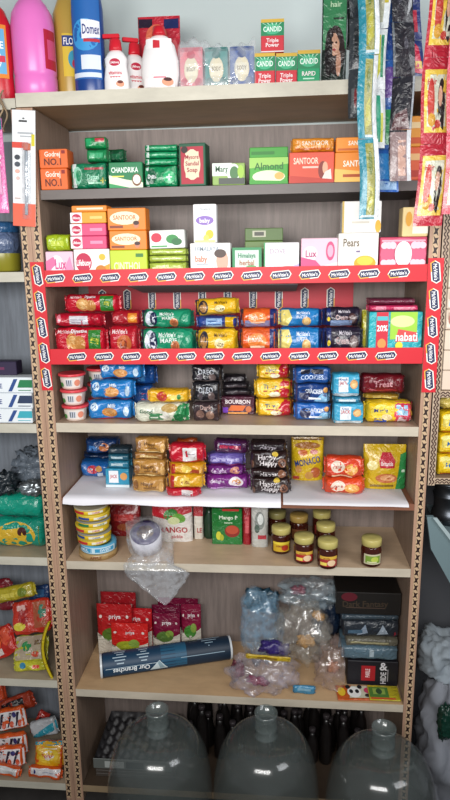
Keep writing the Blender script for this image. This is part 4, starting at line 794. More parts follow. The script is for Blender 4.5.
put('pouch', 'snack_packet', 'white and red mango juice powder packet with green mango', 'packet', (152, 499, 192, 546), 's6', .03, 'e8e2dc', [('p', [(-1, .62), (-.3, .55), (1, .72), (1, 1), (-1, 1)], 'c42030'), ('e', -.05, .66, .36, .13, '3a8a38', .3), ('e', .35, .58, .34, .11, '6aa83c', -.2), ('e', .1, .52, .3, .09, 'd8e0a8'), ('t', 'MANGO', .05, .3, .13, 'b8202c', 1.5), ('t', 'pickle', .25, .14, .08, 'c05058', 1.0)], yf=.13)
put('pouch', 'snack_packet', 'white packet with red top beside the mango packet, partly hidden', 'packet', (189, 506, 203, 545), 's6', .025, 'e4dccf', [('r', -1, 1, .72, 1, 'b82830'), ('t', 'LE', .3, .3, .14, 'b8202c', 1.0)], yf=.15)
p = on_z(207, 547, zs('s6', .42)); 
lathe_thing('bottle', 'dark green glass bottle between the white packet and the green packet', 'bottle', (p.x, .17, zs('s6', p.x)), [('body', [(.014, 0), (.0155, .003), (.0155, .06), (.009, .078), (.008, .09)], '1f3a28', 'plastic'), ('cap', [(.0095, .09), (.0095, .1), (.008, .102)], '182a20', 'plastic')])
put('carton', 'snack_packet', 'green mango pickle packet with a red bowl picture', 'packet', (212, 507, 242, 543), 's6', .025, '1f7a34', [('t', 'Mango P', .1, .76, .1, 'e8f4e0', 1.3), ('t', 'nature', .1, .62, .06, 'c8e0c0', 1.0), ('e', .35, .38, .5, .17, '8a2a20'), ('e', .35, .42, .42, .12, 'b84a30'), ('e', -.55, .25, .18, .12, 'c8c83a'), ('e', -.35, .2, .14, .09, 'a8b030'), ('r', -.3, .8, .94, 1, 'c83028')], yf=.12, skin='film')
put('pouch', 'snack_packet', 'slim dark red packet between the green packet and the silver packet', 'packet', (239, 503, 251, 546), 's6', .03, 'a01c2a', [('r', -.3, .5, .3, .7, 'd86068')], yf=.12)
put('pouch', 'snack_packet', 'silver white packet with red stripe left of the jars', 'packet', (248, 503, 268, 548), 's6', .03, 'c6c6c0', [('e', 0, .62, .6, .2, '8a8f8a'), ('e', .1, .66, .35, .12, 'e0e4e0'), ('r', -.2, .8, .2, .3, 'c03a48'), ('e', -.3, .45, .3, .1, '5a6a60')], yf=.105)
def jar(lab, px, pyb, lid='bdb068', c='5a2418', lc='c8b030', dec=None, ry=0):
    q = on_z(px, pyb, zs('s6', on_y(px, pyb, 0).x)); r = .0268; yy = q.y+r*.9
    e = empty('pickle_jar', (q.x, yy, zs('s6', q.x)+.0005), ry); tag(e, lab, 'jar', 'small glass jars with gold lids')
    mb = MB(); mb.lathe([(r*.82, 0), (r*.97, .003), (r, .008), (r, .046), (r*.94, .052), (r*.86, .056)], c, 'glassy', n=32); mb.build('glass_body', e)
    mb = MB(); mb.lathe([(r*.93, .0565), (r*.98, .0575), (r*.98, .0735), (r*.92, .0755), (r*.3, .0755)], lid, 'plastic', n=36); mb.build('lid', e)
    cyl_label(e, 'paper_label', r, .010, .038, -140, -35, lc, dec or [])
LY = [('r', -1, 1, .75, 1, 'e8d040'), ('e', .4, .4, .4, .3, 'b83a20'), ('t', 'mixed', -.2, .6, .2, '7a2018', 1.0)]
LRD = [('r', -1, 1, .7, 1, 'd8b040'), ('e', .3, .35, .45, .3, 'e8c8a0'), ('t', 'pickle', -.2, .82, .18, '8a1c18', 1.2), ('r', -.9, -.2, .1, .4, 'f0d860')]
LGR = [('r', -.8, .8, .15, .85, '7a9a38'), ('e', .2, .5, .4, .28, 'b8c850'), ('r', -.6, .4, .2, .3, 'e0d8b0')]
jar('gold lidded jar with yellow label, leftmost of the front jars', 281, 555, lc='d0a828', dec=LY)
jar('gold lidded jar with red label, in the front between two others', 304, 565, lc='b02828', dec=LRD)
jar('gold lidded jar with red label, rightmost of the close cluster of jars', 328, 570, lc='a83030', dec=LRD)
jar('gold lidded jar standing apart at the right with a green label', 372, 568, lc='c8c0a0', dec=LGR)
jar('gold lidded jar half hidden behind the cluster\'s rightmost jar', 326, 552, lc='8a3028')
jar('gold lidded jar farthest back in the cluster, only its lid showing', 322, 538, lc='8a3028')
jar('jar with tilted gold label in the back, behind the cluster\'s middle jar', 299, 542, lid='a88a48', lc='7a4a28')
jar('jar at the back left, behind the jar with the yellow label', 277, 538, lid='8a8250', lc='5a4028')
# tape reel in a plastic bag hanging over the edge
q = on_z(146, 572, zs('s6', .2)); bx = on_y(146, 548, .0).x
e = empty('plastic_bag', (bx, .02, zs('s6', bx)), 0); tag(e, 'clear crumpled plastic bag hanging over the shelf edge, round a reel', 'plastic bag')
zt_ = on_y(160, 607, -.03).z - zs('s6', bx)
rows = [(.100, .012, .012, -.005, .028), (.0995, .045, .040, -.008, .028), (.088, .056, .050, -.010, .028), (.06, .060, .055, -.008, .028), (.03, .060, .056, 0, .030), (.010, .062, .055, .004, .028), (.0045, .060, .050, .008, .020), (.0035, .070, .010, .012, -.036), (-.008, .088, .014, .024, -.040)]
for k in range(1, 10):
    v = k/9; rows.append((-.008+(zt_+.008)*v, (.092+.008*math.sin(v*3))*(1-v)**.85+.003, .012*(1-v)+.003, .026+.024*v, -.038))
mb = MB(); P = []
for i in range(48):
    t = 2*math.pi*i/48; row = []
    for j, (z, rx, ry, cx_, cy_) in enumerate(rows):
        n_ = 1+.18*(noise.noise(Vector((math.cos(t)*2, math.sin(t)*2, j*.6)))-1.4*abs(noise.noise(Vector((math.cos(t)*5, math.sin(t)*5, j*.7+3))))) if j not in (0,) else 1
        if 1 <= j <= 6: n_ = max(n_, .9)
        x = cx_+math.cos(t)*rx*n_; y_ = cy_+math.sin(t)*ry*n_
        if z < .003: y_ = min(y_, -.0225)
        row.append((x, y_, z))
    P.append(row)
mb.grid(P[::-1], 'cfd3d8', 'bag', True, True); mb.build('film', e)
e = empty('label_reel', (bx-.010, .050, zs('s6', bx)+.052)); e.rotation_euler = (math.radians(28), 0, .05); tag(e, 'white paper reel with purple ring and brown core inside the plastic bag', 'reel')
mb = MB(); mb.lathe([(.020, -.030), (.043, -.030), (.0435, .016), (.039, .0175), (.020, .0175)], 'd8d6e0', 'paper', n=32); mb.build('paper_roll', e)
mb = MB(); mb.lathe([(.024, .0177), (.041, .0177), (.041, .0212), (.024, .0212)], '4a3f6a', 'plastic', n=32); mb.build('ring', e)
mb = MB(); mb.lathe([(.0, .0205), (.0235, .0205), (.0235, .0212), (.0, .0212)], 'a8835a', 'card', n=24, cap=False); mb.build('core', e)

# ================================================================== EIGHTH ROW (shelf s7)
PR = lambda c, leaf: [('p', [(-1, 0), (1, 0), (1, .5), (-.4, .3), (-1, .45)], 'd8d0c0'), ('e', -.1, .42, .62, .14, leaf), ('e', .25, .5, .3, .1, '8aa848'), ('e', -.35, .4, .25, .08, leaf), ('t', 'priya', .05, .78, .08, 'f4e8e8', .7), ('e', -.75, .78, .08, .03, 'e8d8d0'), ('e', .75, .78, .08, .03, 'e8d8d0')]
def pr(lab, rect, c, leaf, yf, rz=0, rx=0, grp=None):
    return put('pouch', 'pickle_pouch', lab, 'pouch', rect, 's7', .020, c, PR('f08070', leaf), yf=yf, rz=rz, rx=rx, grp=grp)
RP = 'bright red pickle pouches'; VP = 'maroon pickle pouches'
pr('bright red pickle pouch in front, behind the blue tube', (111, 623, 148, 660), 'd42420', 'a8b030', .135, grp=RP)
pr('bright red pickle pouch at the far left with a green mango picture', (97, 604, 132, 652), 'b81c20', '5a7a28', .160, rz=-.0, grp=RP)
pr('bright red pickle pouch rising behind the front red pouch', (118, 608, 152, 650), 'c01c24', '7a8a30', .185, rz=.0, grp=RP)
pr('bright red pickle pouch farthest back at the left', (101, 592, 136, 640), 'a01a22', '5a6a28', .212, rz=.0, grp=RP)
pr('maroon pickle pouch at the front left of the maroon ones', (148, 613, 180, 655), '7c1438', '5a7a38', .186, grp=VP)
pr('maroon pickle pouch at the right end, turned to the right', (176, 604, 201, 648), '86163a', '4a8a38', .206, rz=.05, grp=VP)
pr('maroon pickle pouch in the second line, behind the front maroon one', (152, 605, 184, 650), '6e1234', '4a5a30', .211, rz=.0, grp=VP)
pr('maroon pickle pouch farthest back, its plain top edge showing', (158, 598, 198, 640), '741436', '3a4a28', .234, rz=-.0, grp=VP)
# blue tube
A = on_z(101, 681, zs('s7', .06)); B = on_z(232, 662, zs('s7', .4)); R_ = .0345
ax = Vector((B.x-A.x, B.y-A.y, 0)); Ln = ax.length; ang = math.atan2(ax.y, ax.x); Mx = (A+B)/2
e = empty('mailing_tube', (Mx.x-math.sin(ang)*R_*.6, Mx.y+math.cos(ang)*R_*.6, zs('s7', Mx.x)+.0018), ang); tag(e, 'dark blue printed cardboard tube with white ends lying across the shelf', 'tube')
mb = MB(); N_ = 40
def cyl(mb, r, xa, xb, c, kind='card', cap=True):
    vs = [(x, r*math.cos(2*math.pi*k/N_), R_+r*math.sin(2*math.pi*k/N_)) for x in (xa, xb) for k in range(N_)]
    mb.add(vs, [(k, N_+k, N_+(k+1) % N_, (k+1) % N_) for k in range(N_)], c, kind, True)
    if cap: mb.add(vs, [tuple(range(N_)), tuple(2*N_-1-k for k in range(N_))], c, kind)
cyl(mb, R_-.0003, -Ln/2+.006, Ln/2-.006, '122c44')
def F(x, z, o):  # z measured round the front from low to high
    a = math.radians(55)+z/R_
    return (-x, (R_+o)*math.cos(a), R_+(R_+o)*math.sin(a))
hh = R_*math.radians(150)
dc = [('r', -.98, -.1, 0, 1, '12283c'), ('r', -.12, .98, 0, 1, '153a56'), ('r', -.3, .1, 0, .96, '1f5674'), ('p', [(.0, .98), (.13, .68), (.18, .76), (.28, .98)], 'c8d8dc'), ('p', [(.13, .70), (.16, .74), (.12, .96), (.04, .96)], '8aa4ae'), ('t', 'Our Branches', .56, .84, .15, 'f0f6f8', .62), ('r', .15, .95, .735, .75, 'c8d8e0')]
for a in range(6):
    for b_, wl in ((.38, .2), (.74, .22)):
        dc.append(('r', b_-wl*.5+.02*(a % 3), b_+wl*.45-.03*(a % 3), .15+.09*a, .18+.09*a, 'b0c4d0'))
for a in range(4): dc.append(('r', -.85+.06*a, -.5-.05*a, .18+.09*a, .205+.09*a, '90a8b8'))
dc.append(('r', -.9, -.2, .68, .70, '90a8b8'))
decals(mb, F, Ln*.97, hh, dc, 'ink', .0004)
mb.build('printed_tube', e)
for s_ in (-1, 1):
    mb = MB(); xa = s_*(Ln/2-.0058); cyl(mb, R_+.0006-.0003, min(xa, xa+s_*.0058), max(xa, xa+s_*.0058), 'd8dde0', 'plastic'); mb.build('end_cap', e)
# plastic bag heap
def w7(px, py, y): return on_y(px, py, y)
zb7 = zs('s7', .55)
heap = [ # label, centre px, y, radii, colour, seed, kind
 ('pale blue translucent plastic bag, upright at the left of the bag heap', (262, 628), .12, (.056, .05, .10), '8fb8d4', 3, 'bag'),
 ('clear plastic bag with gold foil sweets showing, centre of the bag heap', (302, 632), .09, (.072, .055, .085), 'a9a49a', 9, 'bag'),
 ('clear plastic bag drooping low at the front left of the bag heap', (262, 675), .06, (.092, .055, .048), 'c4bcc8', 14, 'bag'),
 ('clear plastic bag with orange brown sweets, right side of the heap', (333, 668), .085, (.052, .05, .075), 'b8a09a', 22, 'bag'),
 ('pale blue plastic bag squeezed in under the shelf at the top of the heap', (312, 592), .15, (.09, .055, .032), 'a9bcc6', 31, 'bag')]
for lab, (px, py), y, (rx, ry, rz), c, sd, kd in heap:
    p = w7(px, py, y); mb = MB(); lo = zb7+.004-p.z
    blob(mb, 0, 0, 0, rx, ry, rz, c, kd, .34, sd, fr=2.6)
    hi = zs('s6', .5)-.026-p.z; mb.v = [(min(a, .764-p.x), min(b, D-.004-p.y), min(hi, max(lo, q_))) for a, b, q_ in mb.v]
    o = mb.build('plastic_bag'); o.location = p; tag(o, lab, 'plastic bag', 'plastic bags heaped on the shelf')
def crum(lab, px, py, y, r, c, sd, cat='packet', name='foil_packet', fr=2.4, amp=.4, kind='film', rot=0, grp=None, zmin=None):
    p = w7(px, py, y); mb = MB(); blob(mb, 0, 0, 0, r[0], r[1], r[2], c, kind, amp, sd, 26, 14, fr=fr)
    if zmin is not None: mb.v = [(a, b, max(zmin-p.z, q_)) for a, b, q_ in mb.v]
    o = mb.build(name); o.location = p; o.rotation_euler = (0, rot, 0); tag(o, lab, cat, grp); return o
crum('dark red and black sweets bundle inside the top pale bag', 298, 590, .15, (.022, .012, .013), '8a3048', 4)
crum('gold foil wrapped sweet standing in the centre bag', 318, 616, .09, (.019, .01, .011), 'c09050', 5, 'sweet', 'foil_sweet', rot=.5, grp='gold sweets in the centre bag')
crum('gold foil wrapped sweets bundled low in the centre bag', 306, 641, .07, (.024, .012, .016), 'c8985a', 6, 'sweet', 'foil_sweet', grp='gold sweets in the centre bag')
crum('crumpled peach brown sweets bundle in the right bag', 333, 667, .06, (.016, .012, .016), 'b87a58', 7, 'sweet', 'foil_sweet')
crum('dark rose sweets packet inside the drooping clear bag', 258, 681, .045, (.030, .012, .011), '8a2248', 8, rot=.15)
crum('purple packet with crumpled top above the yellow strip', 275, 648, .055, (.042, .015, .018), '33246a', 10, rot=.1)
crum('navy folded plastic packet at the back right of the heap', 327, 618, .19, (.04, .02, .06), '1c2c44', 12)
crum('teal crumpled plastic sheet behind the pale blue bag', 262, 600, .2, (.05, .02, .035), '33566a', 13)
crum('rose brown sweets pouch at the lower left of the heap', 238, 670, .09, (.018, .016, .03), '7a3a48', 15, zmin=zs('s7', .45)+.001)
p = on_y(268, 658, .035); mb = MB()
mk = mk_wrap(.125, .006, .014, 'c8a822', [('r', -.5, .4, .3, .7, '8a6a18')], n=2.4, ff=.05); o = mk.build('strip_packet'); o.location = (p.x, .033, p.z-.007); o.rotation_euler = (0, .06, 0); tag(o, 'yellow plastic strip packet across the front of the bag heap', 'packet')
mk = mk_wrap(.062, .012, .026, '3f8ab0', [('r', -.6, .6, .5, .8, '88b8d0')], n=2.4, ff=.08); p = on_y(304, 690, .03); o = mk.build('sachet'); o.location = (p.x, .02, zs('s7', p.x)+.001); tag(o, 'bright blue sachet at the front foot of the bag heap', 'sachet')
# drooping bag tip over the shelf edge
# stack of dark packs at the right
ST = 'dark packets stacked at the right of the lowest open shelf'
def dk(lab, rect, c, dec, on=None, yf=.07, kind='wrap', d=.10, name='plastic_packet', cat='packet', **k):
    return put(kind, name, lab, cat, rect, 's7', d, c, dec, on=on, yf=yf, grp=ST, n=5, ff=.04, **k)
fl = put('carton', 'sticker_pack', 'flat pack with a panda picture on orange, at the shelf edge', 'pack', (337, 686, 380, 700), 's7', .06, 'c8541f', [], yf=.012)
def topprint(rec, w, d, h, dec):
    me = rec['o']; mb = MB(); decals(mb, lambda x, z, o: (x, z, h+o), w, d, dec)
    m2 = mb.build('picture', me); return m2
# rebuild flat packs as thin cards with pictures on top
me = fl['o'].data
bpy.data.objects.remove(fl['o'])
def flat(name, lab, px0, px1, py0, py1, col, dec, dz=0, rz=0, cat='pack'):
    a = on_z((px0+px1)/2, py1, zs('s7', .75)); b = on_z((px0+px1)/2, py0, zs('s7', .75)); a0 = on_z(px0, py1, zs('s7', .75)); a1 = on_z(px1, py1, zs('s7', .75))
    w_ = a1.x-a0.x; d_ = min(b.y-a.y, .060); w_ = min(w_, 2*(W-.006-a.x)); mb = MB(); mb.box(-w_/2, w_/2, 0, d_, 0, .004, col, 'film', .001)
    decals(mb, lambda x, z, o: (x, z, .004+o), w_, d_, dec)
    o = mb.build(name); o.location = (a.x, max(.004, a.y), zs('s7', a.x)+.0010+dz); o.rotation_euler = (0, 0, rz); tag(o, lab, cat, 'flat colourful packs at the shelf edge')
flat('sticker_pack', 'flat pack with a panda face on orange and yellow, at the shelf edge', 338, 378, 681, 701, 'd06024', [('p', [(-.4, .1), (.9, .1), (.9, .95), (-.2, .95)], 'c8c8b0'), ('e', -.1, .5, .35, .38, 'f0f0ec'), ('e', -.25, .55, .1, .14, '1c1c20'), ('e', .05, .55, .1, .14, '1c1c20'), ('e', -.38, .85, .12, .14, '1c1c20'), ('e', .22, .85, .12, .14, '1c1c20'), ('e', .6, .6, .2, .2, 'c03a60'), ('e', -.75, .5, .2, .3, 'e8c030'), ('e', .55, .25, .15, .12, '222222')], 0, .05)
flat('sticker_pack', 'flat green and yellow pack and orange border, by the right upright at the shelf edge', 366, 405, 683, 704, 'c8b828', [('r', -.95, .3, .15, .85, '4a7a30'), ('r', -.7, .1, .35, .75, '8aa848'), ('e', -.3, .55, .2, .2, '2a4a28'), ('r', -.9, .7, .0, .12, 'c8542a')], .0052, .0)
a = dk('black pack with a red patch and white lettering, bottom of the dark stack', (347, 651, 402, 683), '18161d', [('r', -.45, .1, .2, .82, 'a81c26'), ('t', 'PARLE', -.2, .52, .16, 'f0d8d8', .7, 1.57), ('t', 'HIDE', .42, .34, .2, 'e0dce0', .95, 1.57), ('t', '&', .42, .82, .32, 'e0dce0', .5), ('r', .58, .61, .2, .7, 'a8a4a8')], kind='carton', yf=.075)
b = dk('pale blue grey crumpled packet in the middle of the dark stack', (340, 637, 404, 651), '5c7482', [('r', .0, .15, .3, .8, 'b0c0c8')], on=a, yf=.075)
b = dk('olive grey thin packet with crinkled edge in the dark stack', (345, 629, 406, 637), '6a6658', [('r', -.8, .6, .4, .6, 'b0a880')], on=b, yf=.075)
b = dk('charcoal packet with silver glints, second from the top of the dark stack', (342, 612, 400, 629), '2a3038', [('p', [(-.5, .2), (-.2, .8), (-.1, .3)], '8a98a8'), ('p', [(.2, .2), (.4, .8), (.6, .3)], 'a0acb8'), ('r', -.8, -.3, .3, .5, '4a6478'), ('r', .8, .95, .1, .4, 'a02838')], on=b, yf=.075)
b = dk('grey blue thin packet under the top black pack', (340, 606, 402, 612), '3c4a54', [], on=b, yf=.078)
dk('large black pack with faint gold lettering on top of the dark stack', (336, 584, 403, 606), '16120f', [('t', 'Dark Fantasy', -.1, .5, .26, '3c3024', 1.4, .03), ('e', -.6, .8, .25, .2, '5a1420'), ('r', -.7, .5, .3, .34, '4a3a30')], on=b, kind='carton', yf=.08)

# ================================================================== BOTTOM SHELF
z8 = zs('s8', .1)
mb = MB(); q = on_z(92, 768, z8); 
e = empty('egg_tray', (.145, .03, z8+.0365)); tag(e, 'grey moulded egg tray full of dim cups, at the left of the bottom shelf', 'egg tray')
mb = MB(); NX, NY = 42, 42; P = []
for i in range(NX+1):
    row = []
    for j in range(NY+1):
        x = -.115+.23*i/NX; yy = .20*j/NY
        zz = .016+.014*math.cos(2*math.pi*i/NX*5)*math.cos(2*math.pi*j/NY*5)
        if i in (0, NX) or j in (0, NY): zz = .034
        row.append((x, yy, zz))
    P.append(row)
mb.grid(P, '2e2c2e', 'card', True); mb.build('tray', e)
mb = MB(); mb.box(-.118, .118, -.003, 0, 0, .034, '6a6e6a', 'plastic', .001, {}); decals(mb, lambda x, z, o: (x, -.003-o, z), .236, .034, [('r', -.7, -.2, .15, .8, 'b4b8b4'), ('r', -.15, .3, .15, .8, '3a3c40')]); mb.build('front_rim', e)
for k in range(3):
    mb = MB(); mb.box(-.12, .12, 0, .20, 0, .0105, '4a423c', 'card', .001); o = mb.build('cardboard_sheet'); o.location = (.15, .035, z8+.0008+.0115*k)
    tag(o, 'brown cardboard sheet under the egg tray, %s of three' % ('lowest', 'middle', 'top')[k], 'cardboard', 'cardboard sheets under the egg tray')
n_ = 0
pos = [(.30+.0475*i+.012*(k % 2)+.004*math.sin(i*3+k), y_) for k, y_ in enumerate((.235, .188, .141)) for i in range(12)]
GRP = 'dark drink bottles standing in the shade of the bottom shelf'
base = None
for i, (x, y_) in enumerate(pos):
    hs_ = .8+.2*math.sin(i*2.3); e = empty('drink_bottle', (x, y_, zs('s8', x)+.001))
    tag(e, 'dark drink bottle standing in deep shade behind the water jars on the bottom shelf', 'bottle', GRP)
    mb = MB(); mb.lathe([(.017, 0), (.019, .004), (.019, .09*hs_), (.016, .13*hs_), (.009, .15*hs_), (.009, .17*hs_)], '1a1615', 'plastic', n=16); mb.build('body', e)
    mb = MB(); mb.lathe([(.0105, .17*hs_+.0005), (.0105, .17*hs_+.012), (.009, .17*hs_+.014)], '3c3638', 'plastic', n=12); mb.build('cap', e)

# ================================================================== WATER JARS
def jug(lab, px, py):
    q = on_z(px, py, .49); yy = min(q.y, -.150)
    q = on_y(px, py, yy); s_ = (q.z)/.49
    e = empty('water_jar', (q.x, yy, 0)); tag(e, lab, 'water jar', 'clear water dispenser jars on the floor'); e.scale = (1, 1, 1)
    H = q.z; r = .134
    prof = [(.05, .006), (r*.9, .001), (r*.98, .012), (r, .03), (r, .08), (r*.96, .088), (r*.96, .10), (r, .108), (r, .165), (r*.96, .173), (r*.96, .185), (r, .193), (r, H-.245)]
    for k in range(1, 13):
        a = math.pi/2*k/12; prof.append((.030+(r-.030)*math.cos(a)**.62, H-.245+(.182)*math.sin(a)))
    mb = MB(); mb.lathe(prof, '4f5654', 'jug', n=64, cap=False); mb.build('body', e)
    zn = H-.07
    zn = H-.063
    mb = MB(); mb.lathe([(.030, zn+.0005), (.0275, zn+.004), (.0272, zn+.018), (.0284, zn+.020), (.0284, zn+.023), (.0272, zn+.025), (.0272, H-.010), (.0286, H-.007), (.0286, H), (.0255, H), (.0252, zn+.004)], '6a7472', 'jug', n=40, cap=False); mb.build('neck', e)
    return e
e1 = jug('large clear water jar on the floor at the left, before the egg tray', 157, 709)
e2 = jug('large clear water jar on the floor in the middle of three', 266, 712)
e3 = jug('large clear water jar on the floor at the right, beside the white sack', 384, 727)
mb = MB(); decals(mb, lambda x, z, o: (x, -o, z), .01, .02, [('e', 0, .5, 1, .5, 'c8ccd0', .0)])

# ================================================================== LEFT UNIT CONTENTS
lx = lambda px, y=0: on_y(px, 400, y).x
def lz(py, y=.0, px=20): return on_y(px, py, y).z
def lput(kind, name, lab, cat, rect, base, d, c, dec=(), yf=.02, on=None, grp=None, rz=0, ry=0, rx=0, **k):
    x0, y0, x1, y1 = rect; xm = (x0+x1)/2; ym = (y0+y1)/2
    a = on_y(x0, ym, yf+.1*d).x; b = on_y(x1, ym, yf+.1*d).x; b = min(b, -.0545)
    zb = on['top'] if on else base
    zt = on_y(xm, y0, yf+.3*d).z; h = max(.01, zt-zb-.0006)
    o = KIND[kind](b-a, d, h, c, list(dec), **k).build(name); o.location = ((a+b)/2, yf, zb+.0006); o.rotation_euler = (rx, ry, rz); tag(o, lab, cat, grp)
    return {'o': o, 'top': zb+.0006+h, 'yf': yf, 'w': b-a, 'h': h}
z2, z3, z4, z5, z6 = LZ[1:6]
TG = 'white toothpaste cartons in the left unit'
def tp(acc, acc2): return [('t', 'SENSODYNE', -.25, .45, .3, '1f3f80', .9), ('p', [(.35, .1), (.45, .1), (.62, .9), (.52, .9)], '2a4a8a'), ('p', [(.6, .35), (1, .35), (1, .85), (.68, .85)], acc), ('r', .62, .95, .15, .2, acc2), ('r', -1, 1, 0, .06, 'b8c0c8')]
a = None
for i, (ac, lab) in enumerate((('3aa8b8', 'bottom'), ('2a3a5a', 'middle'), ('1f7a4a', 'top'))):
    a = lput('carton', 'toothpaste_carton', 'white toothpaste carton with %s accent, %s of the stack in the left unit' % (('teal', 'navy', 'green')[i], lab), 'carton', (-42, 407.5-15.5*i, 33, 423-15.5*i), z3, .045, 'e4eaee', tp(ac, ac), yf=.01, on=a, grp=TG)
lput('carton', 'toothpaste_carton', 'dark purple carton lying on the white toothpaste cartons', 'carton', (-42, 361, 17, 376), z3, .04, '2c2140', [('r', -.5, .6, .4, .6, '6a2a50')], yf=.04, on=a)
# round printed jar on the second shelf of left unit
p = Vector((on_y(5, 270, .05).x, .05, z2+.0008)); lathe_thing('plastic_jar', 'squat printed jar in blue, white and yellow, on the left unit beneath the pink packet', 'jar', p, [('body', [(.036, 0), (.04, .004), (.042, .05), (.040, .06)], '8a8428', 'plastic'), ('wrap', [(.0425, .045), (.043, .07), (.042, .095)], '5a6a8a', 'film'), ('lid', [(.042, .0955), (.043, .096), (.043, .115), (.03, .122)], '2a5a88', 'film')])
# green rolls
GG2 = 'green rolls of snack packets in the left unit'
EM = [('e', .1, .5, .6, .42, 'd8b030'), ('e', .3, .62, .14, .16, '4a1c18'), ('r', .78, .95, .2, .8, '8a9a30')]
a = lput('wrap', 'snack_packet', 'fat green foil packet with yellow round emblem, on the left unit', 'packet', (-20, 518, 46, 546), z4, .07, '139078', EM, yf=.04, n=2.2, grp=GG2)
b = lput('wrap', 'snack_packet', 'fat shiny green foil packet lying on the one with the emblem', 'packet', (-22, 493, 44, 518), z4, .06, '149a80', [('r', .1, .9, .1, .2, '0d6a58')], yf=.05, on=a, n=2.2, grp=GG2, ry=.05)
mb = MB(); blob(mb, 0, 0, 0, .055, .05, .045, '6e7884', 'film', .4, 41); o = mb.build('plastic_bag'); o.location = (-.13, .145, b['top']+.05); tag(o, 'grey crumpled plastic bag in the left unit above the green packets', 'plastic bag')
mb = MB(); blob(mb, 0, 0, 0, .032, .03, .018, 'b4bcc0', 'metal', .4, 47); o = mb.build('foil_wrapper'); o.location = (-.098, .055, b['top']+.024); tag(o, 'silver foil wrapper lying on the shiny green packet', 'foil')
mb = MB(); blob(mb, 0, 0, 0, .03, .03, .03, '222a30', 'film', .4, 51); o = mb.build('plastic_bag'); o.location = (-.175, .05, b['top']+.035); tag(o, 'black plastic bag at the left edge on the green packets', 'plastic bag')
def settle(o, zmin, xmax=-.054):
    bpy.context.view_layer.update(); c = [o.matrix_world @ v.co for v in o.data.vertices]
    dz = max(0, zmin+.001-min(q_.z for q_ in c)); dx = min(0, xmax-max(q_.x for q_ in c)); dy = min(0, D-.002-max(q_.y for q_ in c))
    o.location += Vector((dx, dy, dz))
# noodle and snack packets
z5_ = LZ[4]
NG = 'snack pouches slumped in the left unit'
def lp(lab, px, py, w_, h_, y, c, dec, ry, rx=-.5, d=.02, kd='wrap'):
    p = on_y(px, py, y); mk = mk_wrap(w_, d, h_, c, dec, n=2.6, ff=.1, amp=.004) if kd == 'wrap' else mk_pouch(w_, d, h_, c, dec)
    o = mk.build('snack_pouch'); 
    # pivot at the lower edge centre
    o.location = p; o.rotation_euler = (rx, ry, 0); settle(o, LZ[4]); tag(o, lab, 'pouch', NG); return o
lp('green and yellow pouch with cream front and small red oval, front of left pile', 29, 666, .105, .088, .03, 'b8b428', [('r', -.85, .85, .2, .95, 'b0a088'), ('e', -.2, .62, .28, .16, '1f8a48'), ('t', 'Maggi', .3, .36, .12, 'c02a20', .4), ('e', .3, .36, .22, .09, 'd05030'), ('t', 'atta', .5, .75, .2, '6a4a30', .5)], -.14, -.65)
lp('yellow and lime pouch lying lowest at the front of the left shelf pile', 30, 678, .10, .03, .022, 'c4c030', [('e', -.4, .6, .2, .3, '3a8ab0'), ('r', .2, .6, .3, .6, 'd84a28')], -.1, -.3)
lp('red orange snack pouch across the middle of the left shelf pile', 32, 634, .125, .10, .075, 'c83420', [('e', -.4, .55, .25, .3, 'a82020'), ('r', .1, .75, .15, .9, 'b05a38'), ('e', .55, .6, .2, .2, '4a8a70'), ('r', -.7, -.3, .7, .85, 'e8b8b0'), ('e', -.6, .25, .3, .12, 'e0d040')], -.2, -.5)
lp('red snack pouch at the left edge below the red orange one', 2, 664, .11, .09, .05, 'c02418', [('p', [(-.8, 0), (-.2, 0), (.4, .6), (.1, .8)], 'e8642a'), ('r', -.3, .2, .1, .3, 'e0d0c8'), ('e', .6, .6, .3, .3, 'd85030')], -.5, -.5)
lp('long yellow snack pouch on top of the left shelf pile', 12, 602, .15, .045, .10, 'b8a828', [('r', -.4, .3, .3, .6, 'd8c850'), ('e', .5, .5, .2, .3, '7a8a28')], -.25, -.2, .03)
lp('dark red snack pouch at the back left, under the long yellow one', -2, 612, .10, .10, .13, '7a1c28', [('r', -.5, .5, .6, .8, 'a83a40')], -.1, -.2)
lp('blue pouch at the back right of the left shelf pile', 40, 608, .07, .07, .16, '1c3a6a', [('r', -.5, .5, .5, .8, '3a6a9a')], -.1, -.2)
lp('orange brown pouch at the back, between the red pouch and the right panel', 46, 628, .07, .07, .12, '8a4a28', [('e', 0, .5, .4, .3, '5a8a80')], -.05, -.3)
def bentstrip(lab):
    mb = MB(); P = []
    a = on_y(50, 622, .012); 
    for i in range(15):
        t = i/14; pz_ = on_y(50-9*math.sin(t*math.pi*.9)*(1-.2*t)+6*t*t, 622+58*t, .012)
        P.append([(min(-.056, pz_.x-.008)-.0, .012, pz_.z), (min(-.0535, pz_.x+.001), .006, pz_.z), (min(-.0545, pz_.x+.004)-.002, .020, pz_.z)])
    mb.grid([[r[k] for r in P] for k in (0, 1, 2)], 'd8c020', 'film', True, True); tag(mb.build('snack_pouch'), lab, 'pouch', NG)
bentstrip('curved bright yellow pouch edge leaning against the left unit\'s panel')
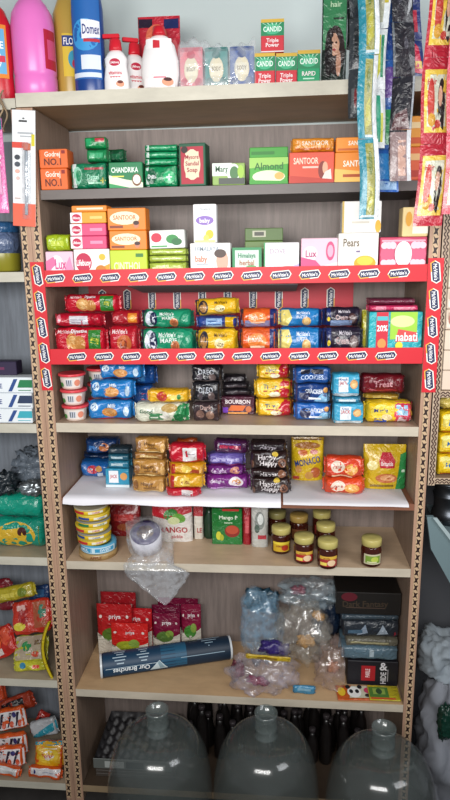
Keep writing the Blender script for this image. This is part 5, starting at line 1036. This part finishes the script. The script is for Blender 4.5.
# detergent packets
DGp = 'orange and white washing powder packets'
def det(lab, px, py, w_, h_, y, dec, ry, rx, c='e05a1c', d=.03, nm='detergent_packet'):
    p = on_y(px, py, y); o = mk_wrap(w_, d, h_, c, dec, n=2.8, ff=.08, amp=.004).build(nm); o.location = p; o.rotation_euler = (rx, ry, 0); settle(o, LZ[5]); tag(o, lab, 'packet', DGp); return o
ST_ = [('r', -.98, .98, .12, .86, 'ece8e8')] + [('p', [(-.8+.42*k, .2), (-.72+.42*k, .2), (-.45+.42*k, .8), (-.6+.42*k, .8)], '2a2438') for k in range(4)] + [('e', -.55+.42*k, .3, .1, .14, 'd85a38') for k in range(4)] + [('e', .5, .7, .12, .12, '3a3a7a')]
z6_ = LZ[5]
det('white and orange packet lying flat at the very bottom, left', 2, 800, .12, .03, -.002, [('r', -.9, .9, .35, .95, 'dcdad8')], .2, -.2)
det('white and orange packet lying flat at the very bottom, right', 44, 785, .105, .034, .0, [('r', -.9, .9, .4, .95, 'dcd8d8'), ('e', -.6, .65, .1, .2, '3a3a7a'), ('r', -.1, .5, .6, .66, '9aa0b0')], .06, -.2)
det('orange and white striped washing packet, lowest of three striped ones', 6, 782, .125, .064, .03, ST_, -.12, -.25)
det('orange and white striped washing packet, middle of three striped ones', 8, 758, .125, .070, .068, ST_, -.18, -.25)
det('orange and white striped washing packet, top of three striped ones', 8, 732, .125, .070, .105, ST_, -.25, -.25)
det('black and orange packet slanting up behind the striped ones', 18, 714, .13, .055, .15, [('r', -.7, .5, .3, .8, '1e181c'), ('e', .2, .6, .3, .2, '8a8a88')], -.42, -.2, c='a83a20')
det('orange packet at the far left top of the washing packets', -4, 706, .07, .075, .19, [('e', .3, .5, .3, .3, '3a7ab0')], -.2, -.2, c='d04a20')
det('yellow and orange packet with glowing oval and teal top, right of the striped ones', 48, 770, .092, .080, .02, [('p', [(-1, .12), (1, .12), (1, 1), (-1, 1)], 'e8b018'), ('r', -1, 1, .86, .99, '2a9ab0'), ('e', 0, .5, .7, .3, 'f2cc3a'), ('e', 0, .5, .42, .16, 'f0e8d8'), ('t', 'FENA', 0, .5, .15, 'd03a20', .8), ('r', -.3, .6, .72, .76, 'f8f0d0')], -.06, -.4)
det('white and teal packet peeping above the yellow orange packet', 45, 738, .09, .055, .115, [('p', [(-1, 0), (1, .3), (1, .8), (-1, .2)], '2a9ab0')], -.3, -.2, c='c8ccd0')
det('red and black packet edge wedged between striped packets and the teal one', 34, 742, .04, .085, .165, [('r', -.5, .5, .2, .8, '2a2226')], .45, -.2, c='b82a20')

# ================================================================== BLISTER PACK AND HANGING THINGS AT LEFT
def hang_card(lab, name, cat, px0, py0, px1, py1, y, parts):
    A_ = on_y(px0, py0, y); B_ = on_y(px1, py1, y); pm = (py0+py1)/2; L_ = on_y(px0, pm, y).x; R2_ = on_y(px1, pm, y).x; w_ = R2_-L_; h_ = A_.z-B_.z
    e = empty(name, (on_y((px0+px1)/2, py1, y).x, y, B_.z)); tag(e, lab, cat); parts(e, w_, h_); return e
def blister(e, w_, h_):
    e.rotation_euler = (0, .075, 0)
    mb = MB(); mb.box(-w_/2, w_/2, 0, .0012, 0, h_, 'eef0f2', 'card', .0005)
    decals(mb, lambda x, z, o: (x, -o, z), w_, h_, [('r', -1, 1, 0, .2, 'e8664a'), ('r', -1, .4, .68, .73, 'dc4a3c'), ('r', -.4, .3, .9, .915, '222222'), ('e', 0, .93, .1, .006, '444444'), ('r', -.5, .8, .80, .815, 'b0b4b8'), ('r', -.3, .7, .775, .785, 'b0b4b8'), ('e', -.55, .6, .25, .022, '3a3f48'), ('e', -.55, .54, .25, .022, '4a505a'), ('e', -.55, .48, .2, .018, 'e8b0a0'), ('e', -.5, .42, .16, .016, 'e0c0b8'), ('r', -.8, -.3, .24, .25, 'c0a8a0')])
    mb.build('card', e)
    mb = MB(); P = []
    for i in range(9):
        a = math.pi*i/8; P.append([(w_*.12+w_*.2*math.cos(a), -.010*math.sin(a)-.0002, h_*z) for z in (.06, .065, .3, .55, .72, .735)])
    for r in P: r[0] = (r[0][0], -.0002, r[0][2]); r[5] = (r[5][0], -.0002, r[5][2])
    mb.grid(P[::-1], 'b8c0c8', 'bag', True); mb.build('clear_blister', e)
    mb = MB(); mb.box(w_*.06, w_*.18, -.006, -.001, h_*.1, h_*.66, '9aa0a8', 'metal', .001); tl = mb.build('tool', e)
    mb = MB(); mb.box(w_*.02, w_*.30, -.0075, -.001, h_*.662, h_*.72, 'd0603a', 'plastic', .001); mb.build('tool_head', tl)
    mb = MB(); mb.box(w_*.33, w_*.47, -.0006, -.0001, h_*.70, h_*.80, 'd8cc30', 'card'); mb.build('yellow_sticker', e)
hang_card('white and orange hanging blister pack with a slim metal tool, before the left upright', 'blister_pack', 'blister pack', 13, 110, 36, 226, -.012, blister)
p = on_y(5, 214, .0)
mb = mk_pouch(.062, .012, .21, 'ec74b4', [('r', -1, 1, .88, 1, '1c8a9c'), ('t', 'soft', .3, .5, .12, 'fbd8ec', .8, 1.4), ('e', -.3, .3, .4, .1, 'f4a0cc'), ('r', .5, .7, .2, .7, 'f8b8dc')]); o = mb.build('hanging_pouch'); o.location = (p.x-.008, -.034, p.z); tag(o, 'pink and teal hanging pouch at the left edge, left of the blister pack', 'pouch')
# twine bundle above
mb = MB()
for k in range(7):
    P = []
    for i in range(13):
        t = i/12; x = -.112+.008*k+.006*math.sin(t*9+k*1.7); z = on_y(5, 132, -.01).z+.09*t
        P.append((x, -.012+.004*math.sin(k*2+t*7), z))
    R3 = [[(c[0]+.0026*math.cos(a), c[1]+.0026*math.sin(a), c[2]) for c in P] for a in (0, 1.57, 3.14, 4.71)]
    mb.grid(R3, ('8a7458', '5c4a38', 'a89070')[k % 3], 'card', True, True)
tag(mb.build('twine_bundle'), 'brown knotted twine bundle hanging under the red bottle at the left edge', 'twine')
# ================================================================== RIGHT RACK CONTENTS
rx0 = W+.050
FC = [('r', -.98, .98, .03, .97, 'ddc8b4'), ('e', -.3, .5, .3, .36, '3a2420'), ('e', -.28, .46, .2, .24, 'd8a088'), ('e', -.28, .36, .06, .03, 'a83038'), ('r', .2, .9, .6, .8, 'c8a890'), ('r', .2, .8, .3, .4, 'b08a78')]
zz = RZ[0]
for i in range(9):
    h = .048
    if zz+h > 1.9: break
    mb = mk_carton(.13, .08, h, 'd0bca8', FC if i in (0, 1, 2) else [('r', -.95, .95, .1, .5, 'e4d4c4'), ('r', -.9, .2, .6, .85, 'b89a88'), ('e', -.75, .5, .15, .3, 'a87060')])
    o = mb.build('hair_colour_carton'); o.location = (rx0+.066, .01, zz+.0006); zz += h+.0012
    tag(o, 'beige carton in the right rack stack, %s' % ('lowest, dark haired face on it', 'second from bottom, dark haired face on it', 'third from bottom, dark haired face on it', 'fourth from bottom', 'fifth from bottom', 'sixth from bottom', 'seventh from bottom', 'eighth from bottom', 'ninth from bottom')[i], 'carton', 'beige cartons in the right rack')
zz = RZ[1]
for i in range(3):
    h = .054; o = mk_wrap(.15, .07, h, 'f0c81c', [('e', -.7, .8, .2, .12, 'e8e080'), ('r', -1, 1, .35, .75, 'f4e070'), ('t', 'MAGGI', -.30, .52, .26, '2a6ab0', .9), ('r', -1, 1, .05, .14, 'c85a1a')], n=4, ff=.06).build('noodle_packet')
    o.location = (rx0+.078, .015, zz+.0006); zz += h+.001
    tag(o, 'yellow noodle packet with blue lettering, %s of three in the right rack' % ('bottom', 'middle', 'top')[i], 'packet', 'yellow noodle packets in the right rack')
mb = MB(); blob(mb, 0, 0, 0, .03, .025, .02, 'd8c060', 'film', .3, 61); o = mb.build('snack_packet'); o.location = (rx0+.035, .05, zz+.024); tag(o, 'small rumpled yellow packet on top of the yellow noodle packets', 'packet')
# steel container, pale tray and sack below the rack
p = on_y(443, 515, .10)
e = empty('steel_container', (p.x+.03, .14, p.z-.03)); tag(e, 'dark steel container standing below the right rack', 'container')
mb = MB(); mb.lathe([(.048, 0), (.052, .004), (.05, .03), (.046, .035), (.046, .07), (.049, .073), (.049, .079), (.046, .082), (.046, .105), (.049, .108)], '50545a', 'metal', n=36); mb.build('body', e)
mb = MB(); mb.lathe([(.05, .1082), (.052, .109), (.052, .117), (.04, .121)], '5c6066', 'metal', n=36); mb.build('lid', e)
cz = p.z-.0306
e = empty('metal_bracket_shelf', (1.05, .12, cz)); tag(e, 'pale grey green sheet metal shelf slanting at the right edge under the steel container', 'shelf')
mb = MB(); mb.box(-.04, .25, -.10, .13, -.006, 0, '7d9094', 'plastic', .001); mb.build('shelf_top', e)
def px_slab(pts, y, th, c, name, par, off, kd='plastic'):
    Q = [on_y(a, b, y)-off for a, b in pts]; n = len(Q); mb = MB()
    vs = [(q.x, q.y, q.z) for q in Q]+[(q.x, q.y+th, q.z) for q in Q]
    mb.add(vs, [tuple(range(n))[::-1], tuple(range(n, 2*n))]+[(k, (k+1) % n, n+(k+1) % n, n+k) for k in range(n)], c, kd); return mb.build(name, par)
oo = Vector((1.05, .12, cz))
px_slab([(427, 517), (434, 517), (490, 590), (490, 655), (431, 549)], .0, .012, '6f8286', 'side_bracket', e, oo)
px_slab([(433, 518), (437, 518), (490, 584), (490, 592)], -.006, .005, 'a3b2b4', 'folded_rim', e, oo)
# sack of plastic at the lower right
def sack(lab, px, py, y, r, c, sd, amp=.3, fr=2.2, zmin=0.0012, kind='paper', nm='plastic_sack'):
    p = on_y(px, py, y); mb = MB(); blob(mb, 0, 0, 0, *r, c, kind, amp, sd, 56, 34, fr=fr)
    mb.v = [(max(W+.031-p.x, a+.006*math.sin(q_*70+a*40+sd)), b+.012*math.sin(a*60+q_*38+sd), max(zmin-p.z, q_)) for a, b, q_ in mb.v]
    o = mb.build(nm); o.location = p; tag(o, lab, 'sack', 'crumpled sacks at the lower right'); return o
sack('grey white crumpled plastic sack, upper one heaped against the wall at the right', 446, 655, .12, (.078, .08, .075), '8e979e', 71, .26, 2.0, .42)
sack('pinkish grey crumpled plastic sack, lower one on the floor at the right', 452, 742, .07, (.092, .10, .205), '83868e', 77, .2, 1.9, .0012)
p = on_y(446, 722, -.03); mb = MB(); blob(mb, 0, 0, 0, .02, .02, .05, '10382c', 'film', .3, 80); o = mb.build('foil_packet'); o.location = p; tag(o, 'dark green packet poking out of the lower sack', 'packet')

# ================================================================== HANGING SACHET STRIPS
RL = Vector((0, 0, 0)); ZR = on_y(390, -34, -.16).z
def strip(lab, px0, px1, py_top, py_bot, y, n, colr, dec, sway=0, twist=.0, nm='sachet_strip', pxs=0, colors=None, alt=None):
    """a perforated strip of sachets hanging from above; pxs is the sideways drift of its lower end"""
    T0 = on_y(px0, py_top, y); T1 = on_y(px1, py_top, y); Bt = on_y((px0+px1)/2+pxs, py_bot, y)
    w_ = T1.x-T0.x; H = T0.z-Bt.z; xt = (T0.x+T1.x)/2; e = empty(nm, (xt, y, Bt.z)); tag(e, lab, 'sachets')
    hs = H/n
    for i in range(n):
        z0 = hs*i; z1 = hs*(i+1)-.0004; zc = (z0+z1)/2; xm = (Bt.x-xt)*(1-zc/H)
        c = colors[i % len(colors)] if colors else colr
        tw = twist*math.sin(i*1.7+sway)
        mb = MB(); hw = w_/2; hh_ = (z1-z0)
        def F(x, z, o, mbx=None):
            v = z/hh_; u = x/hw; a = .0045*math.sin(math.pi*max(0, min(1, v)))**.6*max(0, 1-abs(u)**3)+.0012*noise.noise(Vector((x*90, z*90, i+sway)))
            yy = -a-o; xx = x*math.cos(tw)-yy*math.sin(tw)*0; yy2 = yy+x*math.sin(tw)
            dx = (Bt.x-xt)*(1-(z0+z)/H)+.003*math.sin((z0+z)*22+sway)
            return (xx+dx, yy2, z0+z)
        P = [[F(-hw+2*hw*a/8, hh_*b/10, 0) for b in range(11)] for a in range(9)]
        mb.grid(P, c, 'film')
        Q = []
        for r in P[::-1]: Q.append([(p_[0], 2*( (p_[0]-((Bt.x-xt)*(1-p_[2]/H)+.003*math.sin(p_[2]*22+sway)))*math.tan(tw) if abs(tw) > 0 else 0)-p_[1]+.0006, p_[2]) for p_ in r])
        mb.grid(Q, c, 'film')
        decals(mb, F, w_, hh_, (alt[i % len(alt)] if alt else dec), 'film', .0004)
        mb.build('sachet', e)
    return e
yS = -.14
blue_d = [('r', -.98, .9, .02, .05, 'c8d8dc'), ('r', -.98, -.3, .0, 1, '2a8a9e'), ('r', -.3, .5, .05, .95, '98964a'), ('p', [(-.2, .1), (.4, .2), (.3, .5), (-.1, .4)], 'b8b448'), ('r', .55, 1, 0, 1, 'e4e8ea'), ('e', .1, .7, .2, .15, '6a7a38')]
strip('long teal and olive sachet strip hanging lowest, ending before the white carton', 357, 378, -34, 219, -.15, 3, '2a8a9e', blue_d, 0, .25, pxs=1)
strip('sachet strip in green, white and yellow, next to the teal and olive one', 377, 391, -34, 148, -.13, 3, 'e2e8ea', None, 1.1, .3, pxs=-7, alt=[[('r', -.6, .2, .1, .9, '1c9a78'), ('r', .2, .6, .1, .6, 'c8c83a')], [('p', [(-.5, .1), (.2, .3), (.1, .9), (-.7, .9)], 'd8d848'), ('r', .2, .6, .2, .9, '1a8a60')], [('r', -.7, .1, .1, .9, 'b8b8a0'), ('r', .1, .7, .4, .9, 'c8b83a')]])
strip('blue and purple sachet strip with a bright blue lowest sachet, in clear film', 377, 401, -34, 192, -.10, 5, '2a62b4', None, 2.0, .3, pxs=-2, alt=[[('r', -.9, .6, .3, .9, '3a8ad0'), ('r', -.9, .8, .05, .25, '8ab0d8')], [('r', -.9, .8, .1, .9, '2f9a5a'), ('p', [(-.9, .1), (0, .1), (-.6, .9)], 'c8d8e8')], [('e', 0, .5, .8, .35, '6a4a98'), ('r', .3, .9, .0, .5, '3a5ab0')], [('r', -.6, .6, .2, .8, '2a4a98')], [('r', -.6, .6, .2, .8, '7a8aa8')]])
strip('black shampoo sachet strip with silver film edges, right of the blue strip', 393, 416, -34, 181, -.12, 4, '23232b', None, 3.2, .3, pxs=-4, alt=[[('r', -.9, .9, .0, .96, '9a8484'), ('r', -.2, .5, .1, .8, 'd0a898'), ('r', .6, .98, 0, 1, 'd8dce0')], [('p', [(-.9, .0), (.8, .0), (.4, .4), (-.6, .3)], '5a3438'), ('r', .8, .98, 0, 1, 'a8b0b8')], [('r', -.98, -.8, 0, 1, '6a727a'), ('e', .2, .6, .2, .1, '4a4a54')], [('p', [(.4, .1), (.9, .3), (.9, .9)], 'b0b4b8'), ('e', -.3, .5, .3, .2, '3a3a44')]])
strip('narrow dark grey film strip hanging left of the teal strip', 347, 361, -34, 118, -.06, 3, '3a3f44', None, 4.1, .5, pxs=2, alt=[[('r', -.5, .5, .1, .6, '6a6e70'), ('e', .1, .4, .2, .2, '8a2a30')], [('r', -.3, .4, .2, .8, '22262a')], [('e', 0, .5, .5, .3, '56605e')]])
strip('thin black sachet strip with a cream badge, between the portrait pouch and teal strip', 346, 357, -34, 50, .06, 2, '1e2422', [('e', .2, .6, .4, .14, 'a89a88'), ('e', .2, .6, .25, .09, '2a2a2a')], .3, .2)
strip('red, blue and yellow sachet strip half hidden behind the black strip', 404, 420, -34, 76, -.04, 3, '2a3a7a', None, 1.9, .2, pxs=4, alt=[[('p', [(-.6, .1), (.8, .05), (.4, .8), (0, .9)], 'd81c48'), ('r', -.2, .7, .2, .4, 'e8c030')], [('r', -.5, .5, .2, .8, 'c83048')], []])
HDC = [('r', -.8, .8, .13, .86, 'ecc94e'), ('r', -.62, .66, .2, .8, 'd8dcc8'), ('e', .35, .5, .24, .26, '2a2224'), ('p', [(.3, .2), (.5, .15), (.62, .5), (.5, .6), (.42, .4)], '2a2224'), ('e', .28, .55, .14, .12, 'd8a890'), ('e', -.35, .5, .24, .26, 'c84438'), ('e', -.3, .28, .26, .08, 'd8a030'), ('e', .1, .23, .2, .05, 'c84438'), ('t', 'Hair', -.3, .72, .07, 'c82a28', .6)]
strip('deep red sachet strip with yellow framed pictures, leftmost of the red strips', 430, 461, -34, 226, -.22, 3, 'bb2438', HDC, 5.2, .12, pxs=-17)
strip('pink red sachet strip at the right edge, nearer the camera', 453, 487, -34, 214, -.25, 3, 'd05a68', [('r', -.75, .8, .12, .86, 'f0d8a8'), ('r', -.5, .66, .2, .8, 'f4e8e0'), ('e', .0, .5, .3, .2, 'd84a58')], 5.9, .1, pxs=-12)
